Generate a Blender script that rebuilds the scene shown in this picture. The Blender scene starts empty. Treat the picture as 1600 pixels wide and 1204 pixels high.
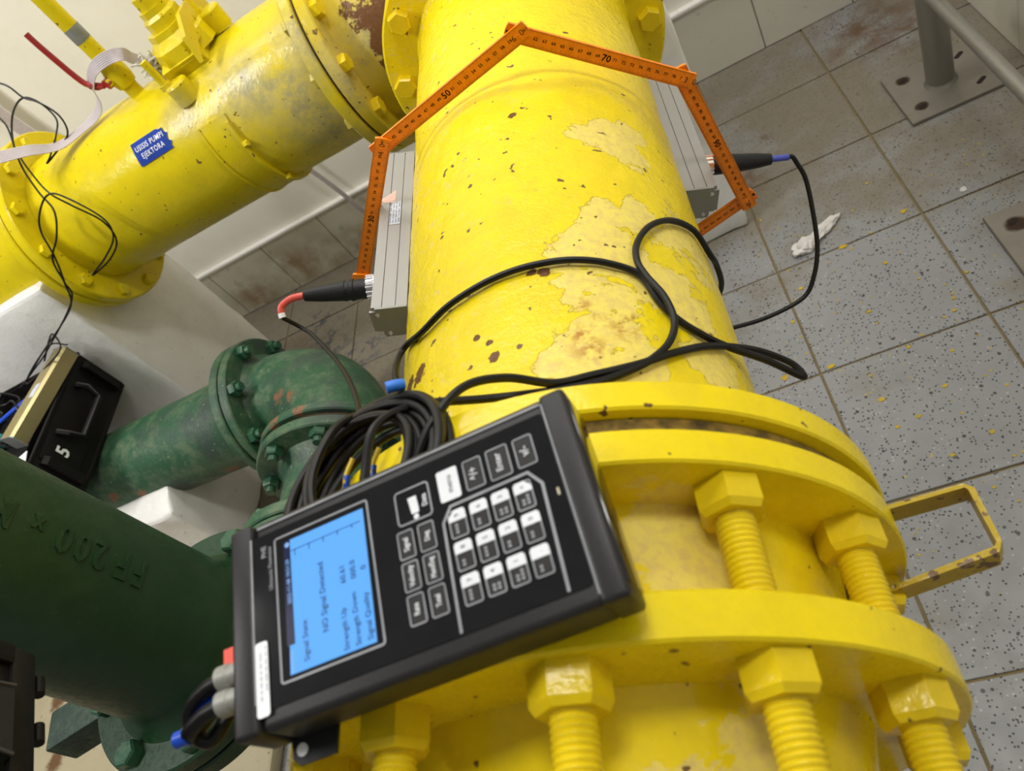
import bpy, bmesh, math, random
from mathutils import Vector, Matrix, noise as mnoise

# ------------------------------------------------------------------ camera, world, light, exposure
S = bpy.context.scene
COL = S.collection
RIGHT = Vector((0.87091, -0.05446, -0.48841)); DOWN = Vector((-0.35490, -0.75715, -0.54842)); FWD = Vector((-0.33993, 0.65096, -0.67875))
cd = bpy.data.cameras.new('camera'); cam = bpy.data.objects.new('camera', cd); COL.objects.link(cam)
cd.sensor_fit = 'HORIZONTAL'; cd.sensor_width = 36.0; cd.lens = 26.663; cd.clip_start = 0.02; cd.clip_end = 60
m = Matrix.Identity(4)
for i in range(3):
    m[i][0] = RIGHT[i]; m[i][1] = -DOWN[i]; m[i][2] = -FWD[i]
m[0][3], m[1][3], m[2][3] = 0.0, 0.0, 1.29
cam.matrix_world = m
cd.dof.use_dof = True; cd.dof.focus_distance = 0.86; cd.dof.aperture_fstop = 9.0
S.camera = cam
W = bpy.data.worlds.new('room_light'); S.world = W; W.use_nodes = True
bg = W.node_tree.nodes['Background']; bg.inputs[0].default_value = (1.0, 0.98, 0.95, 1); bg.inputs[1].default_value = 0.24

def area(name, loc, target, sx, sy, power, col=(1, 0.97, 0.90)):
    L = bpy.data.lights.new(name, 'AREA'); L.shape = 'RECTANGLE'; L.size = sx; L.size_y = sy; L.energy = power; L.color = col
    o = bpy.data.objects.new(name, L); COL.objects.link(o); o.location = loc
    d = (Vector(target) - Vector(loc)).normalized(); o.rotation_euler = d.to_track_quat('-Z', 'Y').to_euler()
    return o
area('tube_or_fill_light', (-0.60, 1.75, 2.85), (-0.55, 0.95, 0.4), 2.6, 0.30, 33, (1, 0.98, 0.94))
area('tube_or_fill_light', (0.75, 0.65, 2.85), (0.2, 0.6, 0.4), 0.26, 1.3, 46, (1, 0.98, 0.94))
area('tube_or_fill_light', (-2.2, 0.35, 2.85), (-1.5, 1.2, 0.4), 0.26, 1.3, 58, (1, 0.98, 0.94))  # added fill lamp for the left-hand blocks and wall, no known fixture
S.view_settings.view_transform = 'Standard'; S.view_settings.look = 'None'
S.view_settings.exposure = -0.22; S.view_settings.gamma = 1.0; S.view_settings.use_curve_mapping = False

# ------------------------------------------------------------------ node helper and materials
class NT:
    def __init__(s, name):
        s.m = bpy.data.materials.new(name); s.m.use_nodes = True; s.t = s.m.node_tree; s.t.nodes.clear()
        s.out = s.t.nodes.new('ShaderNodeOutputMaterial'); s.b = s.t.nodes.new('ShaderNodeBsdfPrincipled')
        s.t.links.new(s.b.outputs[0], s.out.inputs[0])
        s.pos = s.t.nodes.new('ShaderNodeNewGeometry').outputs['Position']
    def n(s, t): return s.t.nodes.new(t)
    def put(s, sock, v):
        if isinstance(v, bpy.types.NodeSocket): s.t.links.new(v, sock)
        elif isinstance(v, tuple) and len(v) == 3 and sock.type == 'RGBA': sock.default_value = (*v, 1)
        else: sock.default_value = v
    def noise(s, scale, detail=4, rough=0.55, vec=None, out=0, dist=0.0):
        a = s.n('ShaderNodeTexNoise'); s.put(a.inputs['Vector'], vec or s.pos); a.inputs['Scale'].default_value = scale
        a.inputs['Detail'].default_value = detail; a.inputs['Roughness'].default_value = rough; a.inputs['Distortion'].default_value = dist
        return a.outputs[out]
    def voro(s, scale, out='Distance', vec=None, feature='F1'):
        a = s.n('ShaderNodeTexVoronoi'); a.feature = feature; s.put(a.inputs['Vector'], vec or s.pos); a.inputs['Scale'].default_value = scale
        return a.outputs[out]
    def math(s, op, a, b=0.0, c=0.0):
        x = s.n('ShaderNodeMath'); x.operation = op; s.put(x.inputs[0], a); s.put(x.inputs[1], b); s.put(x.inputs[2], c); return x.outputs[0]
    def step(s, v, lo, hi, a=0.0, b=1.0):
        x = s.n('ShaderNodeMapRange'); x.interpolation_type = 'SMOOTHSTEP'; s.put(x.inputs[0], v); x.inputs[1].default_value = lo; x.inputs[2].default_value = hi
        x.inputs[3].default_value = a; x.inputs[4].default_value = b; return x.outputs[0]
    def mix(s, f, a, b, mode='MIX'):
        x = s.n('ShaderNodeMix'); x.data_type = 'RGBA'; x.blend_type = mode; s.put(x.inputs[0], f); s.put(x.inputs[6], a); s.put(x.inputs[7], b); return x.outputs[2]
    def spots(s, pts, r):
        acc = None
        for p in pts:
            d = s.n('ShaderNodeVectorMath'); d.operation = 'DISTANCE'; s.put(d.inputs[0], s.pos); d.inputs[1].default_value = p[:3]
            rr = p[3] if len(p) > 3 else r
            v = s.step(d.outputs['Value'], 0.0, rr, 1.0, 0.0)
            acc = v if acc is None else s.math('MAXIMUM', acc, v)
        return acc
    def xyz(s):
        x = s.n('ShaderNodeSeparateXYZ'); s.put(x.inputs[0], s.pos); return x.outputs
    def bump(s, h, strength=0.3, dist=0.002, prev=None):
        x = s.n('ShaderNodeBump'); x.inputs['Strength'].default_value = strength; x.inputs['Distance'].default_value = dist; s.put(x.inputs['Height'], h)
        if prev is not None: s.put(x.inputs['Normal'], prev)
        return x.outputs[0]
    def done(s, col, rough=0.4, normal=None, metal=0.0, spec=None, emit=None, coat=None):
        s.put(s.b.inputs['Base Color'], col); s.put(s.b.inputs['Roughness'], rough); s.put(s.b.inputs['Metallic'], metal)
        if normal is not None: s.put(s.b.inputs['Normal'], normal)
        if spec is not None: s.put(s.b.inputs['Specular IOR Level'], spec)
        if coat is not None: s.put(s.b.inputs['Coat Weight'], coat)
        if emit is not None:
            s.put(s.b.inputs['Emission Color'], emit[0]); s.put(s.b.inputs['Emission Strength'], emit[1])
        return s.m

def plain(name, col, rough=0.5, metal=0.0, var=0.12, scale=60, bump=0.08, emit=None, spec=None):
    a = NT(name); nz = a.noise(scale, 3)
    c = a.mix(a.step(nz, 0.3, 0.7), tuple(x * (1 - var) for x in col), tuple(min(1, x * (1 + var)) for x in col))
    return a.done(c, rough, a.bump(nz, bump, 0.001), metal, spec, emit)

YEL = (0.86, 0.665, 0.006); OLD = (0.84, 0.69, 0.13)
PALE = [(-.0897,.6816,.8706,.045),(-.0652,.6963,.8396,.035),(-.0741,.6528,.8528,.04),(-.1014,.5461,.8811,.035),(-.0768,.5526,.8563,.045),(-.1095,.4921,.8873,.055),
        (-.0557,.5396,.8214,.06),(-.0479,.5251,.8000,.05),(-.1199,.4369,.8941,.05),(-.1122,.3948,.8891,.065),(-.1380,.3672,.9035,.04),(-.1036,.3693,.8829,.05),(-.0585,.39,.8274,.05),(-.0674,.446,.8431,.06)]
BROWN = [(-.3043,.4357,.8823,.026),(-.2850,.4315,.8955,.024),(-.1995,.3923,.9173,.012),(-.2033,.4091,.9174,.009),(-.2149,.4203,.9170,.008),(-.1541,.4692,.9097,.013),(-.1665,.7177,.9131,.013),(-.1641,.4726,.9125,.010),
         (-.03,.745,.70,.05),(-.038,.62,.735,.03)]
RUST = [(-.1302,.3809,.8998,.022),(-.1350,.3960,.9022,.016),(-.1209,.4084,.8947,.012),(-.0999,.4132,.8799,.010),(-.1297,.4267,.8996,.012),(-.105,.40,.884,.02)]

def yellow_paint(name, base=YEL, pale=None, brown=None, rust=None, pale_bias=0.0, chip=0.70, lump=0.45, rough=0.30, grey=None, dirt=0.25, fleck=False, bw=.8, bn=(70, 5, .65, .75), bt=.80):
    a = NT(name)
    big = a.noise(20, 8, 0.66, dist=0.4); fine = a.noise(140, 4, 0.6); lumps = a.noise(55, 3, 0.6); spk = a.noise(85, 2, 0.5); wr = a.noise(26, 6, 0.7)
    col = a.mix(a.step(wr, 0.35, 0.72), base, tuple(x * 0.9 for x in base[:2]) + (base[2] + 0.005,))
    v = big
    if pale: v = a.math('ADD', big, a.math('MULTIPLY', a.spots([(q[0], q[1], q[2], q[3] * 1.35) for q in pale], .05), 0.40))
    mk = a.step(v, 0.715 - pale_bias, 0.735 - pale_bias)
    col = a.mix(mk, col, a.mix(a.step(fine, 0.35, 0.75), OLD, (0.72, 0.55, 0.16)))
    if fleck:
        fx = a.step(a.xyz()[0], -.33, -.10, 1.0, .10); fk = a.math('MULTIPLY', a.step(a.noise(75, 7, .78), .56, .62), fx)
        col = a.mix(a.math('MULTIPLY', fk, .75), col, (0.70, 0.56, 0.20))
    if grey:
        g = a.math('MULTIPLY', a.spots(grey, .2), a.step(a.noise(11, 8, 0.75), 0.27, 0.52))
        col = a.mix(a.math('MULTIPLY', g, 0.95), col, a.mix(a.step(a.noise(20, 8, .75), 0.40, 0.62), (0.60, 0.50, 0.17), (0.33, 0.31, 0.20)))
    if rust:
        rm = a.math('MULTIPLY', a.spots(rust, .02), a.step(a.noise(120, 4, .65), 0.40, 0.62))
        col = a.mix(a.math('MULTIPLY', rm, 0.9), col, (0.42, 0.17, 0.02))
    # small dark pits
    pit = a.step(a.math('ADD', spk, a.math('MULTIPLY', big, 0.18)), chip + 0.085, chip + 0.115)
    col = a.mix(pit, col, (0.16, 0.09, 0.03))
    col = a.mix(a.math('MULTIPLY', a.step(a.noise(30, 6, .7), 0.55, 0.8), dirt), col, (0.30, 0.22, 0.03))
    h = a.math('ADD', a.math('MULTIPLY', lumps, 0.5), a.math('MULTIPLY', fine, 0.25)); h = a.math('ADD', h, a.math('MULTIPLY', mk, -0.35))
    ro = a.step(fine, 0.2, 0.8, rough - 0.08, rough + 0.14)
    if brown:
        b = a.math('ADD', a.math('MULTIPLY', a.spots(brown, .02), bw), a.math('MULTIPLY', a.noise(bn[0], bn[1], bn[2]), bn[3]))
        bm_ = a.step(b, bt, bt + .03); col = a.mix(bm_, col, a.mix(fine, (0.10, 0.045, 0.02), (0.20, 0.09, 0.035)))
        h = a.math('ADD', h, a.math('MULTIPLY', bm_, -0.6)); ro = a.math('MAXIMUM', ro, a.math('MULTIPLY', bm_, 0.8))
    a.b.inputs['Coat Roughness'].default_value = .13
    nb = a.bump(h, lump, 0.003); a.put(a.b.inputs['Coat Normal'], a.bump(h, min(1.0, lump * 1.3), 0.004))
    return a.done(col, ro, nb, 0.0, 0.07, coat=.36)

M = {}
M['yellow_main'] = yellow_paint('worn_yellow_enamel', pale=PALE, brown=BROWN, rust=RUST, lump=0.75, rough=0.30, fleck=True, bw=.62, bn=(95, 7, .78, 1.0), bt=.90)
M['yellow_joint'] = yellow_paint('glossy_yellow_enamel', pale=[(-.09,.195,.90,.06),(-.10,.05,.87,.09),(-.075,.10,.86,.06)], lump=0.25, rough=0.26, chip=0.72, dirt=.12)
M['yellow_duct'] = yellow_paint('olive_yellow_enamel', base=(0.72, 0.575, 0.006), lump=0.35, rough=0.30, chip=0.71,
                                grey=[(-.70, 1.46, .80, .17), (-.64, 1.44, .86, .15), (-.78, 1.46, .86, .13), (-.66, 1.47, .70, .17), (-.60, 1.42, .88, .10), (-.93, 1.47, .87, .08), (-.56, 1.40, .86, .10)])
M['yellow_tee'] = yellow_paint('flaking_yellow_enamel', base=(0.66, 0.50, 0.012), lump=0.5, rough=0.4, chip=0.69, bw=.55, bn=(38, 9, .8, 1.0), bt=.86,
                               brown=[(-.48, 1.45, .85, .075), (-.45, 1.44, .83, .085), (-.465, 1.43, .80, .075), (-.44, 1.43, .77, .08), (-.50, 1.455, .87, .06), (-.42, 1.45, .86, .09), (-.46, 1.46, .91, .08), (-.48, 1.43, .755, .04), (-.582, 1.405, .80, .03), (-.583, 1.39, .74, .03), (-.558, 1.42, .875, .02)],
                               grey=[(-.50, 1.42, .84, .12), (-.55, 1.40, .80, .12)])
M['shaded_yellow'] = yellow_paint('scuffed_shaded_enamel', base=(0.46, 0.33, 0.012), lump=.6, rough=.45, chip=.64, dirt=.6)  # scuffed yellow paint, with the handle's shade darkened into the base colour
M['yellow_bolt'] = yellow_paint('thick_yellow_enamel', base=(0.76, 0.56, 0.008), lump=0.4, rough=0.28, chip=0.74, dirt=.1)

def green_paint(name, base, mott=0.3, rough=0.35, rust=None, lump=0.3):
    a = NT(name); n1 = a.noise(22, 7, .7); n2 = a.noise(120, 4, .65); n3 = a.noise(9, 5, .6)
    col = a.mix(a.math('MULTIPLY', a.step(n1, .42, .66), mott * .8), base, (0.105, 0.155, 0.085))
    col = a.mix(a.math('MULTIPLY', a.step(n3, .45, .7), mott), col, (0.035, 0.055, 0.045))
    col = a.mix(a.math('MULTIPLY', a.step(n2, .66, .72), mott), col, (0.32, 0.38, 0.26))
    if rust:
        b = a.math('ADD', a.math('MULTIPLY', a.spots(rust, .05), .50), a.math('MULTIPLY', a.noise(34, 8, .75), 1.0)); bm_ = a.step(b, .84, .93)
        col = a.mix(bm_, col, a.mix(n2, (0.15, 0.055, 0.022), (0.24, 0.125, 0.065)))
    return a.done(col, a.step(n2, .2, .8, rough - .06, rough + .18), a.bump(a.math('ADD', n2, a.math('MULTIPLY', n1, .6)), lump, .002), 0, .5)
M['green_dark'] = green_paint('dark_green_enamel', (0.006, 0.036, 0.010), 0.08, 0.36, lump=.15)
M['green_old'] = green_paint('mottled_green_enamel', (0.022, 0.085, 0.040), 1.0, 0.42, lump=.45,
    rust=[(-1.02,1.10,.385,.06),(-.98,1.08,.39,.05),(-1.30,1.085,.245,.07),(-1.22,1.09,.235,.06),(-1.55,1.09,.30,.05),(-.95,.955,.455,.06),(-.88,.955,.462,.05),(-1.0,.955,.43,.04),(-1.62,1.08,.33,.05)])
M['green_bolt'] = green_paint('green_bolt_enamel', (0.016, 0.085, 0.040), 0.45, 0.32)

def terrazzo():
    a = NT('terrazzo_tile'); x, y, z = a.xyz()
    base = a.mix(a.noise(7, 5), (0.235, 0.24, 0.245), (0.31, 0.315, 0.32))
    d1 = a.voro(170); c1 = a.voro(170, 'Color'); r1 = a.n('ShaderNodeSeparateColor'); a.put(r1.inputs[0], c1)
    dark = a.math('MULTIPLY', a.step(d1, .34, .26, 0, 1) if False else a.step(d1, .22, .36, 1.0, 0.0), a.step(r1.outputs[0], .48, .50))
    light = a.math('MULTIPLY', a.step(d1, .20, .40, 1.0, 0.0), a.step(r1.outputs[1], .86, .88))
    d2 = a.voro(80); c2 = a.voro(80, 'Color'); r2 = a.n('ShaderNodeSeparateColor'); a.put(r2.inputs[0], c2)
    dark2 = a.math('MULTIPLY', a.step(d2, .20, .30, 1.0, 0.0), a.step(r2.outputs[0], .86, .88))
    col = a.mix(light, base, (0.42, 0.42, 0.42)); col = a.mix(a.math('MAXIMUM', dark, dark2), col, (0.05, 0.05, 0.055))
    far = a.math('ADD', a.step(y, 1.0, 1.55), a.step(x, -.25, -.5))
    dirt = a.math('MULTIPLY', a.step(a.math('ADD', a.noise(3.2, 6, .65), a.math('MULTIPLY', far, .22)), .50, .78), .72)
    col = a.mix(dirt, col, a.mix(a.noise(40, 3), (0.150, 0.115, 0.060), (0.205, 0.165, 0.100)))
    rs = a.math('MULTIPLY', a.spots([(.46,1.95,0,.22),(.54,1.86,0,.16),(-1.38,1.62,0,.13),(-1.15,1.45,0,.10),(-1.45,1.75,0,.12),(.13,1.72,0,.03),(.05,1.60,0,.10)], .1), a.step(a.noise(14, 6, .7), .38, .62))
    col = a.mix(a.math('MULTIPLY', rs, .85), col, (0.115, 0.055, 0.022))
    bl = a.math('MULTIPLY', a.spots([(-1.30,1.72,0,.16),(-1.15,1.62,0,.14),(-1.35,1.85,0,.1)], .1), a.step(a.noise(26, 5, .7), .50, .58))
    col = a.mix(bl, col, (0.045, 0.055, 0.08))
    # yellow paint dust near the pipe
    yd = a.math('MULTIPLY', a.step(a.noise(75, 3, .6), .675, .70), a.step(a.noise(6, 3), .44, .60))
    yd = a.math('MULTIPLY', yd, a.step(y, 1.45, 1.15))if False else a.math('MULTIPLY', yd, a.step(y, 1.15, 1.5, 1.0, 0.0))
    col = a.mix(a.math('MULTIPLY', yd, .8), col, (0.55, 0.38, 0.03))
    return a.done(col, a.step(a.noise(30, 4), .3, .7, .42, .62), a.bump(a.noise(180, 2), .12, .001))
M['terrazzo'] = terrazzo()
def grout():
    a = NT('dirty_grout'); return a.done(a.mix(a.noise(60, 5), (0.14, 0.10, 0.045), (0.30, 0.23, 0.10)), .85, a.bump(a.noise(200, 3), .4, .002))
M['grout'] = grout()
def white_paint(name, base=(0.83, 0.82, 0.79), peel=True, stain=0.2, bump=.35):
    a = NT(name); n1 = a.noise(12, 6, .65); n2 = a.noise(70, 5, .65)
    col = a.mix(a.math('MULTIPLY', a.step(n1, .42, .75), stain), base, (0.44, 0.40, 0.30))
    if peel: col = a.mix(a.step(n2, .66, .70), col, (0.34, 0.30, 0.23))
    return a.done(col, .5, a.bump(a.math('ADD', n2, n1), bump, .004))
M['white_concrete'] = white_paint('white_painted_concrete')
M['plaster'] = white_paint('cream_wall_paint', (0.84, 0.82, 0.75), False, .10, .10)
def slab_mat():
    a = NT('stained_cream_screed'); n1 = a.noise(14, 6, .65); n2 = a.noise(70, 5, .65)
    col = a.mix(n1, (0.44, 0.39, 0.27), (0.36, 0.30, 0.17)); col = a.mix(a.step(n2, .64, .70), col, (0.17, 0.14, 0.09))
    st = a.spots([(-2.06, .755, .035, .07), (-2.035, .70, .035, .07), (-2.01, .645, .035, .075), (-1.99, .59, .035, .075), (-1.96, .53, .035, .07)], .06)
    col = a.mix(a.step(a.math('ADD', a.math('MULTIPLY', st, .6), a.math('MULTIPLY', n2, .5)), .55, .78), col, (0.13, 0.062, 0.020))
    return a.done(col, .7, a.bump(a.math('ADD', n2, n1), .4, .004))
M['cream_slab'] = slab_mat()
def wall_tile():
    a = NT('stained_cream_wall_tile'); x, y, z = a.xyz()
    col = a.mix(a.noise(10, 5), (0.66, 0.65, 0.57), (0.74, 0.72, 0.63))
    st = a.math('MULTIPLY', a.spots([(-1.42,2.1,.08,.17),(-1.30,2.1,.06,.16),(-1.62,2.1,.05,.15),(-1.15,2.1,.05,.12)], .1), a.step(a.noise(9, 6, .65), .32, .62))
    col = a.mix(a.math('MULTIPLY', st, .85), col, (0.27, 0.15, 0.035))
    col = a.mix(a.math('MULTIPLY', a.step(a.noise(16, 6, .7), .6, .68), .4), col, (0.20, 0.23, 0.27))
    return a.done(col, .3, a.bump(a.noise(40, 3), .06, .001))
M['wall_tile'] = wall_tile()

def metal(name, col, rough, scale=(3, 400, 400), metalness=1.0):
    a = NT(name); mp = a.n('ShaderNodeMapping'); a.put(mp.inputs[0], a.pos); mp.inputs['Scale'].default_value = scale
    nz = a.noise(1, 3, .6, vec=mp.outputs[0])
    return a.done(a.mix(nz, tuple(x * .85 for x in col), col), a.step(nz, .2, .8, rough - .06, rough + .08), a.bump(nz, .06, .0005), metalness)
M['aluminium'] = metal('anodised_aluminium', (0.36, 0.355, 0.345), .48, (400, 3, 400), .5)
M['alu_end'] = metal('grey_end_plate', (0.30, 0.31, 0.29), .45, (60, 60, 60), .4)
M['gold_alu'] = metal('brass_tinted_aluminium', (0.50, 0.43, 0.22), .38, (400, 3, 400), .8)
M['steel'] = metal('galvanised_steel', (0.34, 0.33, 0.30), .42, (60, 60, 8), .75)
def plate_steel():
    a = NT('rust_stained_steel_plate')
    b = a.spots([(.452,1.67,.01,.04),(.452,1.556,.01,.036),(.455,1.12,.01,.05)], .03)
    col = a.mix(a.noise(30, 5), (0.22, 0.20, 0.17), (0.30, 0.28, 0.24)); col = a.mix(a.step(a.math('ADD', b, a.math('MULTIPLY', a.noise(60, 4), .4)), .75, 1.0), col, (0.045, 0.022, 0.012))
    return a.done(col, .5, a.bump(a.noise(150, 3), .1, .001), .5)
M['plate'] = plate_steel()
M['chrome'] = plain('bright_nickel', (0.78, 0.76, 0.76), .22, 1.0)
M['dull_nickel'] = plain('dull_nickel', (0.30, 0.30, 0.27), .45, .3)
M['black_rubber'] = plain('black_cable_rubber', (0.007, 0.0065, 0.006), .42, 0, spec=.3)
M['black_plastic'] = plain('black_textured_plastic', (0.012, 0.012, 0.013), .45, 0, scale=300, bump=.15, spec=.3)
M['case_plastic'] = plain('black_case_plastic', (0.006, 0.0055, 0.0055), .5, 0, scale=200, bump=.25, spec=.2)
M['case_grey'] = plain('dark_grey_case_plastic', (0.020, 0.019, 0.020), .5, 0, spec=.25)
M['bezel'] = plain('charcoal_matte_housing', (0.020, 0.019, 0.020), .42, 0, scale=500, bump=.05, spec=.3)
M['panel_gloss'] = plain('glossy_black_overlay', (0.008, 0.008, 0.009), .10, 0, bump=0.0)
M['key_line'] = plain('grey_key_outline', (0.28, 0.29, 0.31), .4)
M['key_white'] = plain('white_key_print', (0.72, 0.74, 0.78), .4, var=.03)
M['key_dark'] = plain('grey_key_print', (0.16, 0.16, 0.18), .4)
def screen():
    a = NT('lit_blue_screen'); return a.done((0.05, 0.12, 0.25), .12, None, 0, None, ((0.10, 0.40, 0.95), 0.95))
M['screen'] = screen()
M['screen_ink'] = plain('screen_ink', (0.012, 0.045, 0.16), .3)
M['screen_bar'] = plain('screen_status_bar', (0.008, 0.012, 0.05), .2)
M['screen_text'] = plain('pale_screen_text', (0.10, 0.2, 0.4), .4, emit=((0.25, 0.5, 0.95), 0.5))
M['orange'] = plain('orange_rule_plastic', (0.90, 0.24, 0.004), .35, 0, var=.08, scale=90)
M['ink'] = plain('black_print', (0.02, 0.012, 0.01), .5)
M['ink_rule'] = plain('dark_brown_rule_print', (0.055, 0.014, 0.004), .5)
M['blue_label'] = plain('blue_sticker', (0.006, 0.040, 0.30), .55, spec=.15)
M['white_print'] = plain('white_sticker_print', (0.80, 0.82, 0.84), .4, var=.03)
M['red_label'] = plain('faded_pink_label', (0.62, 0.40, 0.35), .5)
M['silver_label'] = plain('pale_grey_label', (0.50, 0.53, 0.60), .4)
M['label_ink'] = plain('blue_grey_label_print', (0.16, 0.18, 0.30), .5)
M['red_paint'] = plain('red_lever_paint', (0.33, 0.012, 0.012), .38)
M['grey_primer'] = plain('grey_bare_band', (0.21, 0.22, 0.20), .45)
M['red_sleeve'] = plain('red_cable_sleeve', (0.66, 0.09, 0.07), .4)
M['blue_sleeve'] = plain('blue_cable_sleeve', (0.06, 0.08, 0.42), .4)
M['blue_plastic'] = plain('bright_blue_plastic', (0.010, 0.07, 0.55), .35)
M['red_plastic'] = plain('red_plastic_ring', (0.75, 0.05, 0.015), .4)
M['yellow_sleeve'] = plain('yellow_wire_sleeve', (0.62, 0.45, 0.05), .4)
M['ribbon_white'] = plain('white_ribbon_cable', (0.56, 0.52, 0.51), .45, var=.04)
M['ribbon_line'] = plain('purple_ribbon_stripe', (0.20, 0.11, 0.16), .5)
M['ribbon_back'] = plain('yellowed_ribbon_cable', (0.55, 0.49, 0.34), .5)
M['tissue'] = plain('crumpled_white_tissue', (0.70, 0.68, 0.65), .9, var=.06)
M['hemp'] = plain('white_sealing_fibre', (0.60, 0.58, 0.52), .95)
M['flake'] = plain('yellow_paint_flake', (0.52, 0.36, 0.012), .6)
M['crumb'] = plain('white_crumb', (0.65, 0.63, 0.60), .9)
M['gasket'] = plain('dark_rusty_gasket', (0.05, 0.028, 0.012), .9, bump=.5, scale=150)
M['hole'] = plain('dark_rust_hole', (0.02, 0.012, 0.008), .9)
M['gap_rust'] = plain('rusty_yellow_gasket', (0.16, 0.10, 0.012), .8, var=.7, scale=70, bump=.8)
M['tie'] = plain('blue_cable_tie', (0.03, 0.18, 0.68), .4)
M['dark_green_bar'] = green_paint('rough_black_green_paint', (0.012, 0.035, 0.024), .5, .6, lump=1.0)
M['teal'] = plain('teal_foam', (0.02, 0.25, 0.27), .7)

# ------------------------------------------------------------------ object helpers
def base_of(o):
    v = Vector((0, 0, 0))
    while o is not None: v += o.location; o = o.parent
    return v
def mkmesh(name, g, mats, smooth=35):
    v, f = g[0], g[1]; mi = g[2] if len(g) > 2 else None
    me = bpy.data.meshes.new(name); me.from_pydata([tuple(p) for p in v], [], f); 
    for mt in (mats if isinstance(mats, (list, tuple)) else [mats]): me.materials.append(mt)
    if mi: me.polygons.foreach_set('material_index', mi)
    if smooth:
        me.polygons.foreach_set('use_smooth', [True] * len(me.polygons)); me.set_sharp_from_angle(angle=math.radians(smooth))
    me.update(); return me
def fixn(me):
    b = bmesh.new(); b.from_mesh(me); bmesh.ops.recalc_face_normals(b, faces=b.faces); b.to_mesh(me); b.free()
def empty(name, label, cat, base, group=None):
    o = bpy.data.objects.new(name, None); COL.objects.link(o); o.location = base; o.empty_display_size = .05
    o['label'] = label; o['category'] = cat
    if group: o['group'] = group
    return o
def part(name, g, mats, parent=None, smooth=35, label=None, kind=None, fix=True):
    pb = base_of(parent); pb = Vector(pb)
    me = mkmesh(name, ([Vector(p) - pb for p in g[0]],) + tuple(g[1:]), mats, None)
    if fix: fixn(me)
    if smooth:
        me.polygons.foreach_set('use_smooth', [True] * len(me.polygons)); me.set_sharp_from_angle(angle=math.radians(smooth))
    o = bpy.data.objects.new(name, me); COL.objects.link(o); o.parent = parent
    if label: o['label'] = label
    if kind: o['kind'] = kind
    return o
def single(name, g, mats, base, label, cat, group=None, smooth=35, kind=None):
    base = Vector(base); me = mkmesh(name, ([Vector(p) - base for p in g[0]],) + tuple(g[1:]), mats, None); fixn(me)
    if smooth:
        me.polygons.foreach_set('use_smooth', [True] * len(me.polygons)); me.set_sharp_from_angle(angle=math.radians(smooth))
    o = bpy.data.objects.new(name, me); COL.objects.link(o); o.location = base
    if kind == 'structure': o['kind'] = kind
    else:
        o['label'] = label; o['category'] = cat
        if group: o['group'] = group
        if kind: o['kind'] = kind
    return o
def inst(name, me, parent, loc, rot=None):
    o = bpy.data.objects.new(name, me); COL.objects.link(o); o.parent = parent; o.location = Vector(loc) - base_of(parent)
    if rot is not None: o.rotation_euler = rot.to_euler()
    return o
def join(*gs):
    v, f, mi = [], [], []
    for g in gs:
        k = len(v); v += [Vector(p) for p in g[0]]; f += [[i + k for i in q] for q in g[1]]; mi += (list(g[2]) if len(g) > 2 else [0] * len(g[1]))
    return v, f, mi
def paintg(g, i): return (g[0], g[1], [i] * len(g[1]))
def frame(axis):
    a = Vector(axis).normalized(); t = Vector((0, 0, 1)) if abs(a.z) < .9 else Vector((1, 0, 0)); u = a.cross(t).normalized(); return a, u, a.cross(u)
def lathe(prof, org, axis, seg=48, cap=(True, True), phase=0.0):
    a, u, w = frame(axis); org = Vector(org); v, f = [], []
    for s, r in prof:
        for k in range(seg):
            t = 2 * math.pi * k / seg + phase; v.append(org + a * s + (u * math.cos(t) + w * math.sin(t)) * r)
    for i in range(len(prof) - 1):
        for k in range(seg):
            k2 = (k + 1) % seg; f.append([i * seg + k, i * seg + k2, (i + 1) * seg + k2, (i + 1) * seg + k])
    if cap[0]: f.append(list(range(seg))[::-1])
    if cap[1]: f.append([(len(prof) - 1) * seg + k for k in range(seg)])
    return v, f
def ring(org, axis, r0, r1, s0, s1, seg=72, bev=.002):
    pr = [(s0, r0), (s0, r1 - bev), (s0 + bev, r1), (s1 - bev, r1), (s1, r1 - bev), (s1, r0)]
    v, f = lathe(pr + [pr[0]], org, axis, seg, (False, False))
    return v, f
def catmull(pts, n=8, closed=False):
    P = [Vector(p) for p in pts]; out = []
    m_ = len(P); rng = range(m_ if closed else m_ - 1)
    for i in rng:
        p0 = P[(i - 1) % m_] if (closed or i > 0) else P[0] * 2 - P[1]; p1 = P[i]; p2 = P[(i + 1) % m_]; p3 = P[(i + 2) % m_] if (closed or i + 2 < m_) else P[-1] * 2 - P[-2]
        for k in range(n):
            t = k / n; out.append(.5 * ((2 * p1) + (p2 - p0) * t + (2 * p0 - 5 * p1 + 4 * p2 - p3) * t * t + (3 * p1 - p0 - 3 * p2 + p3) * t ** 3))
    if not closed: out.append(P[-1])
    return out
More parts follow.
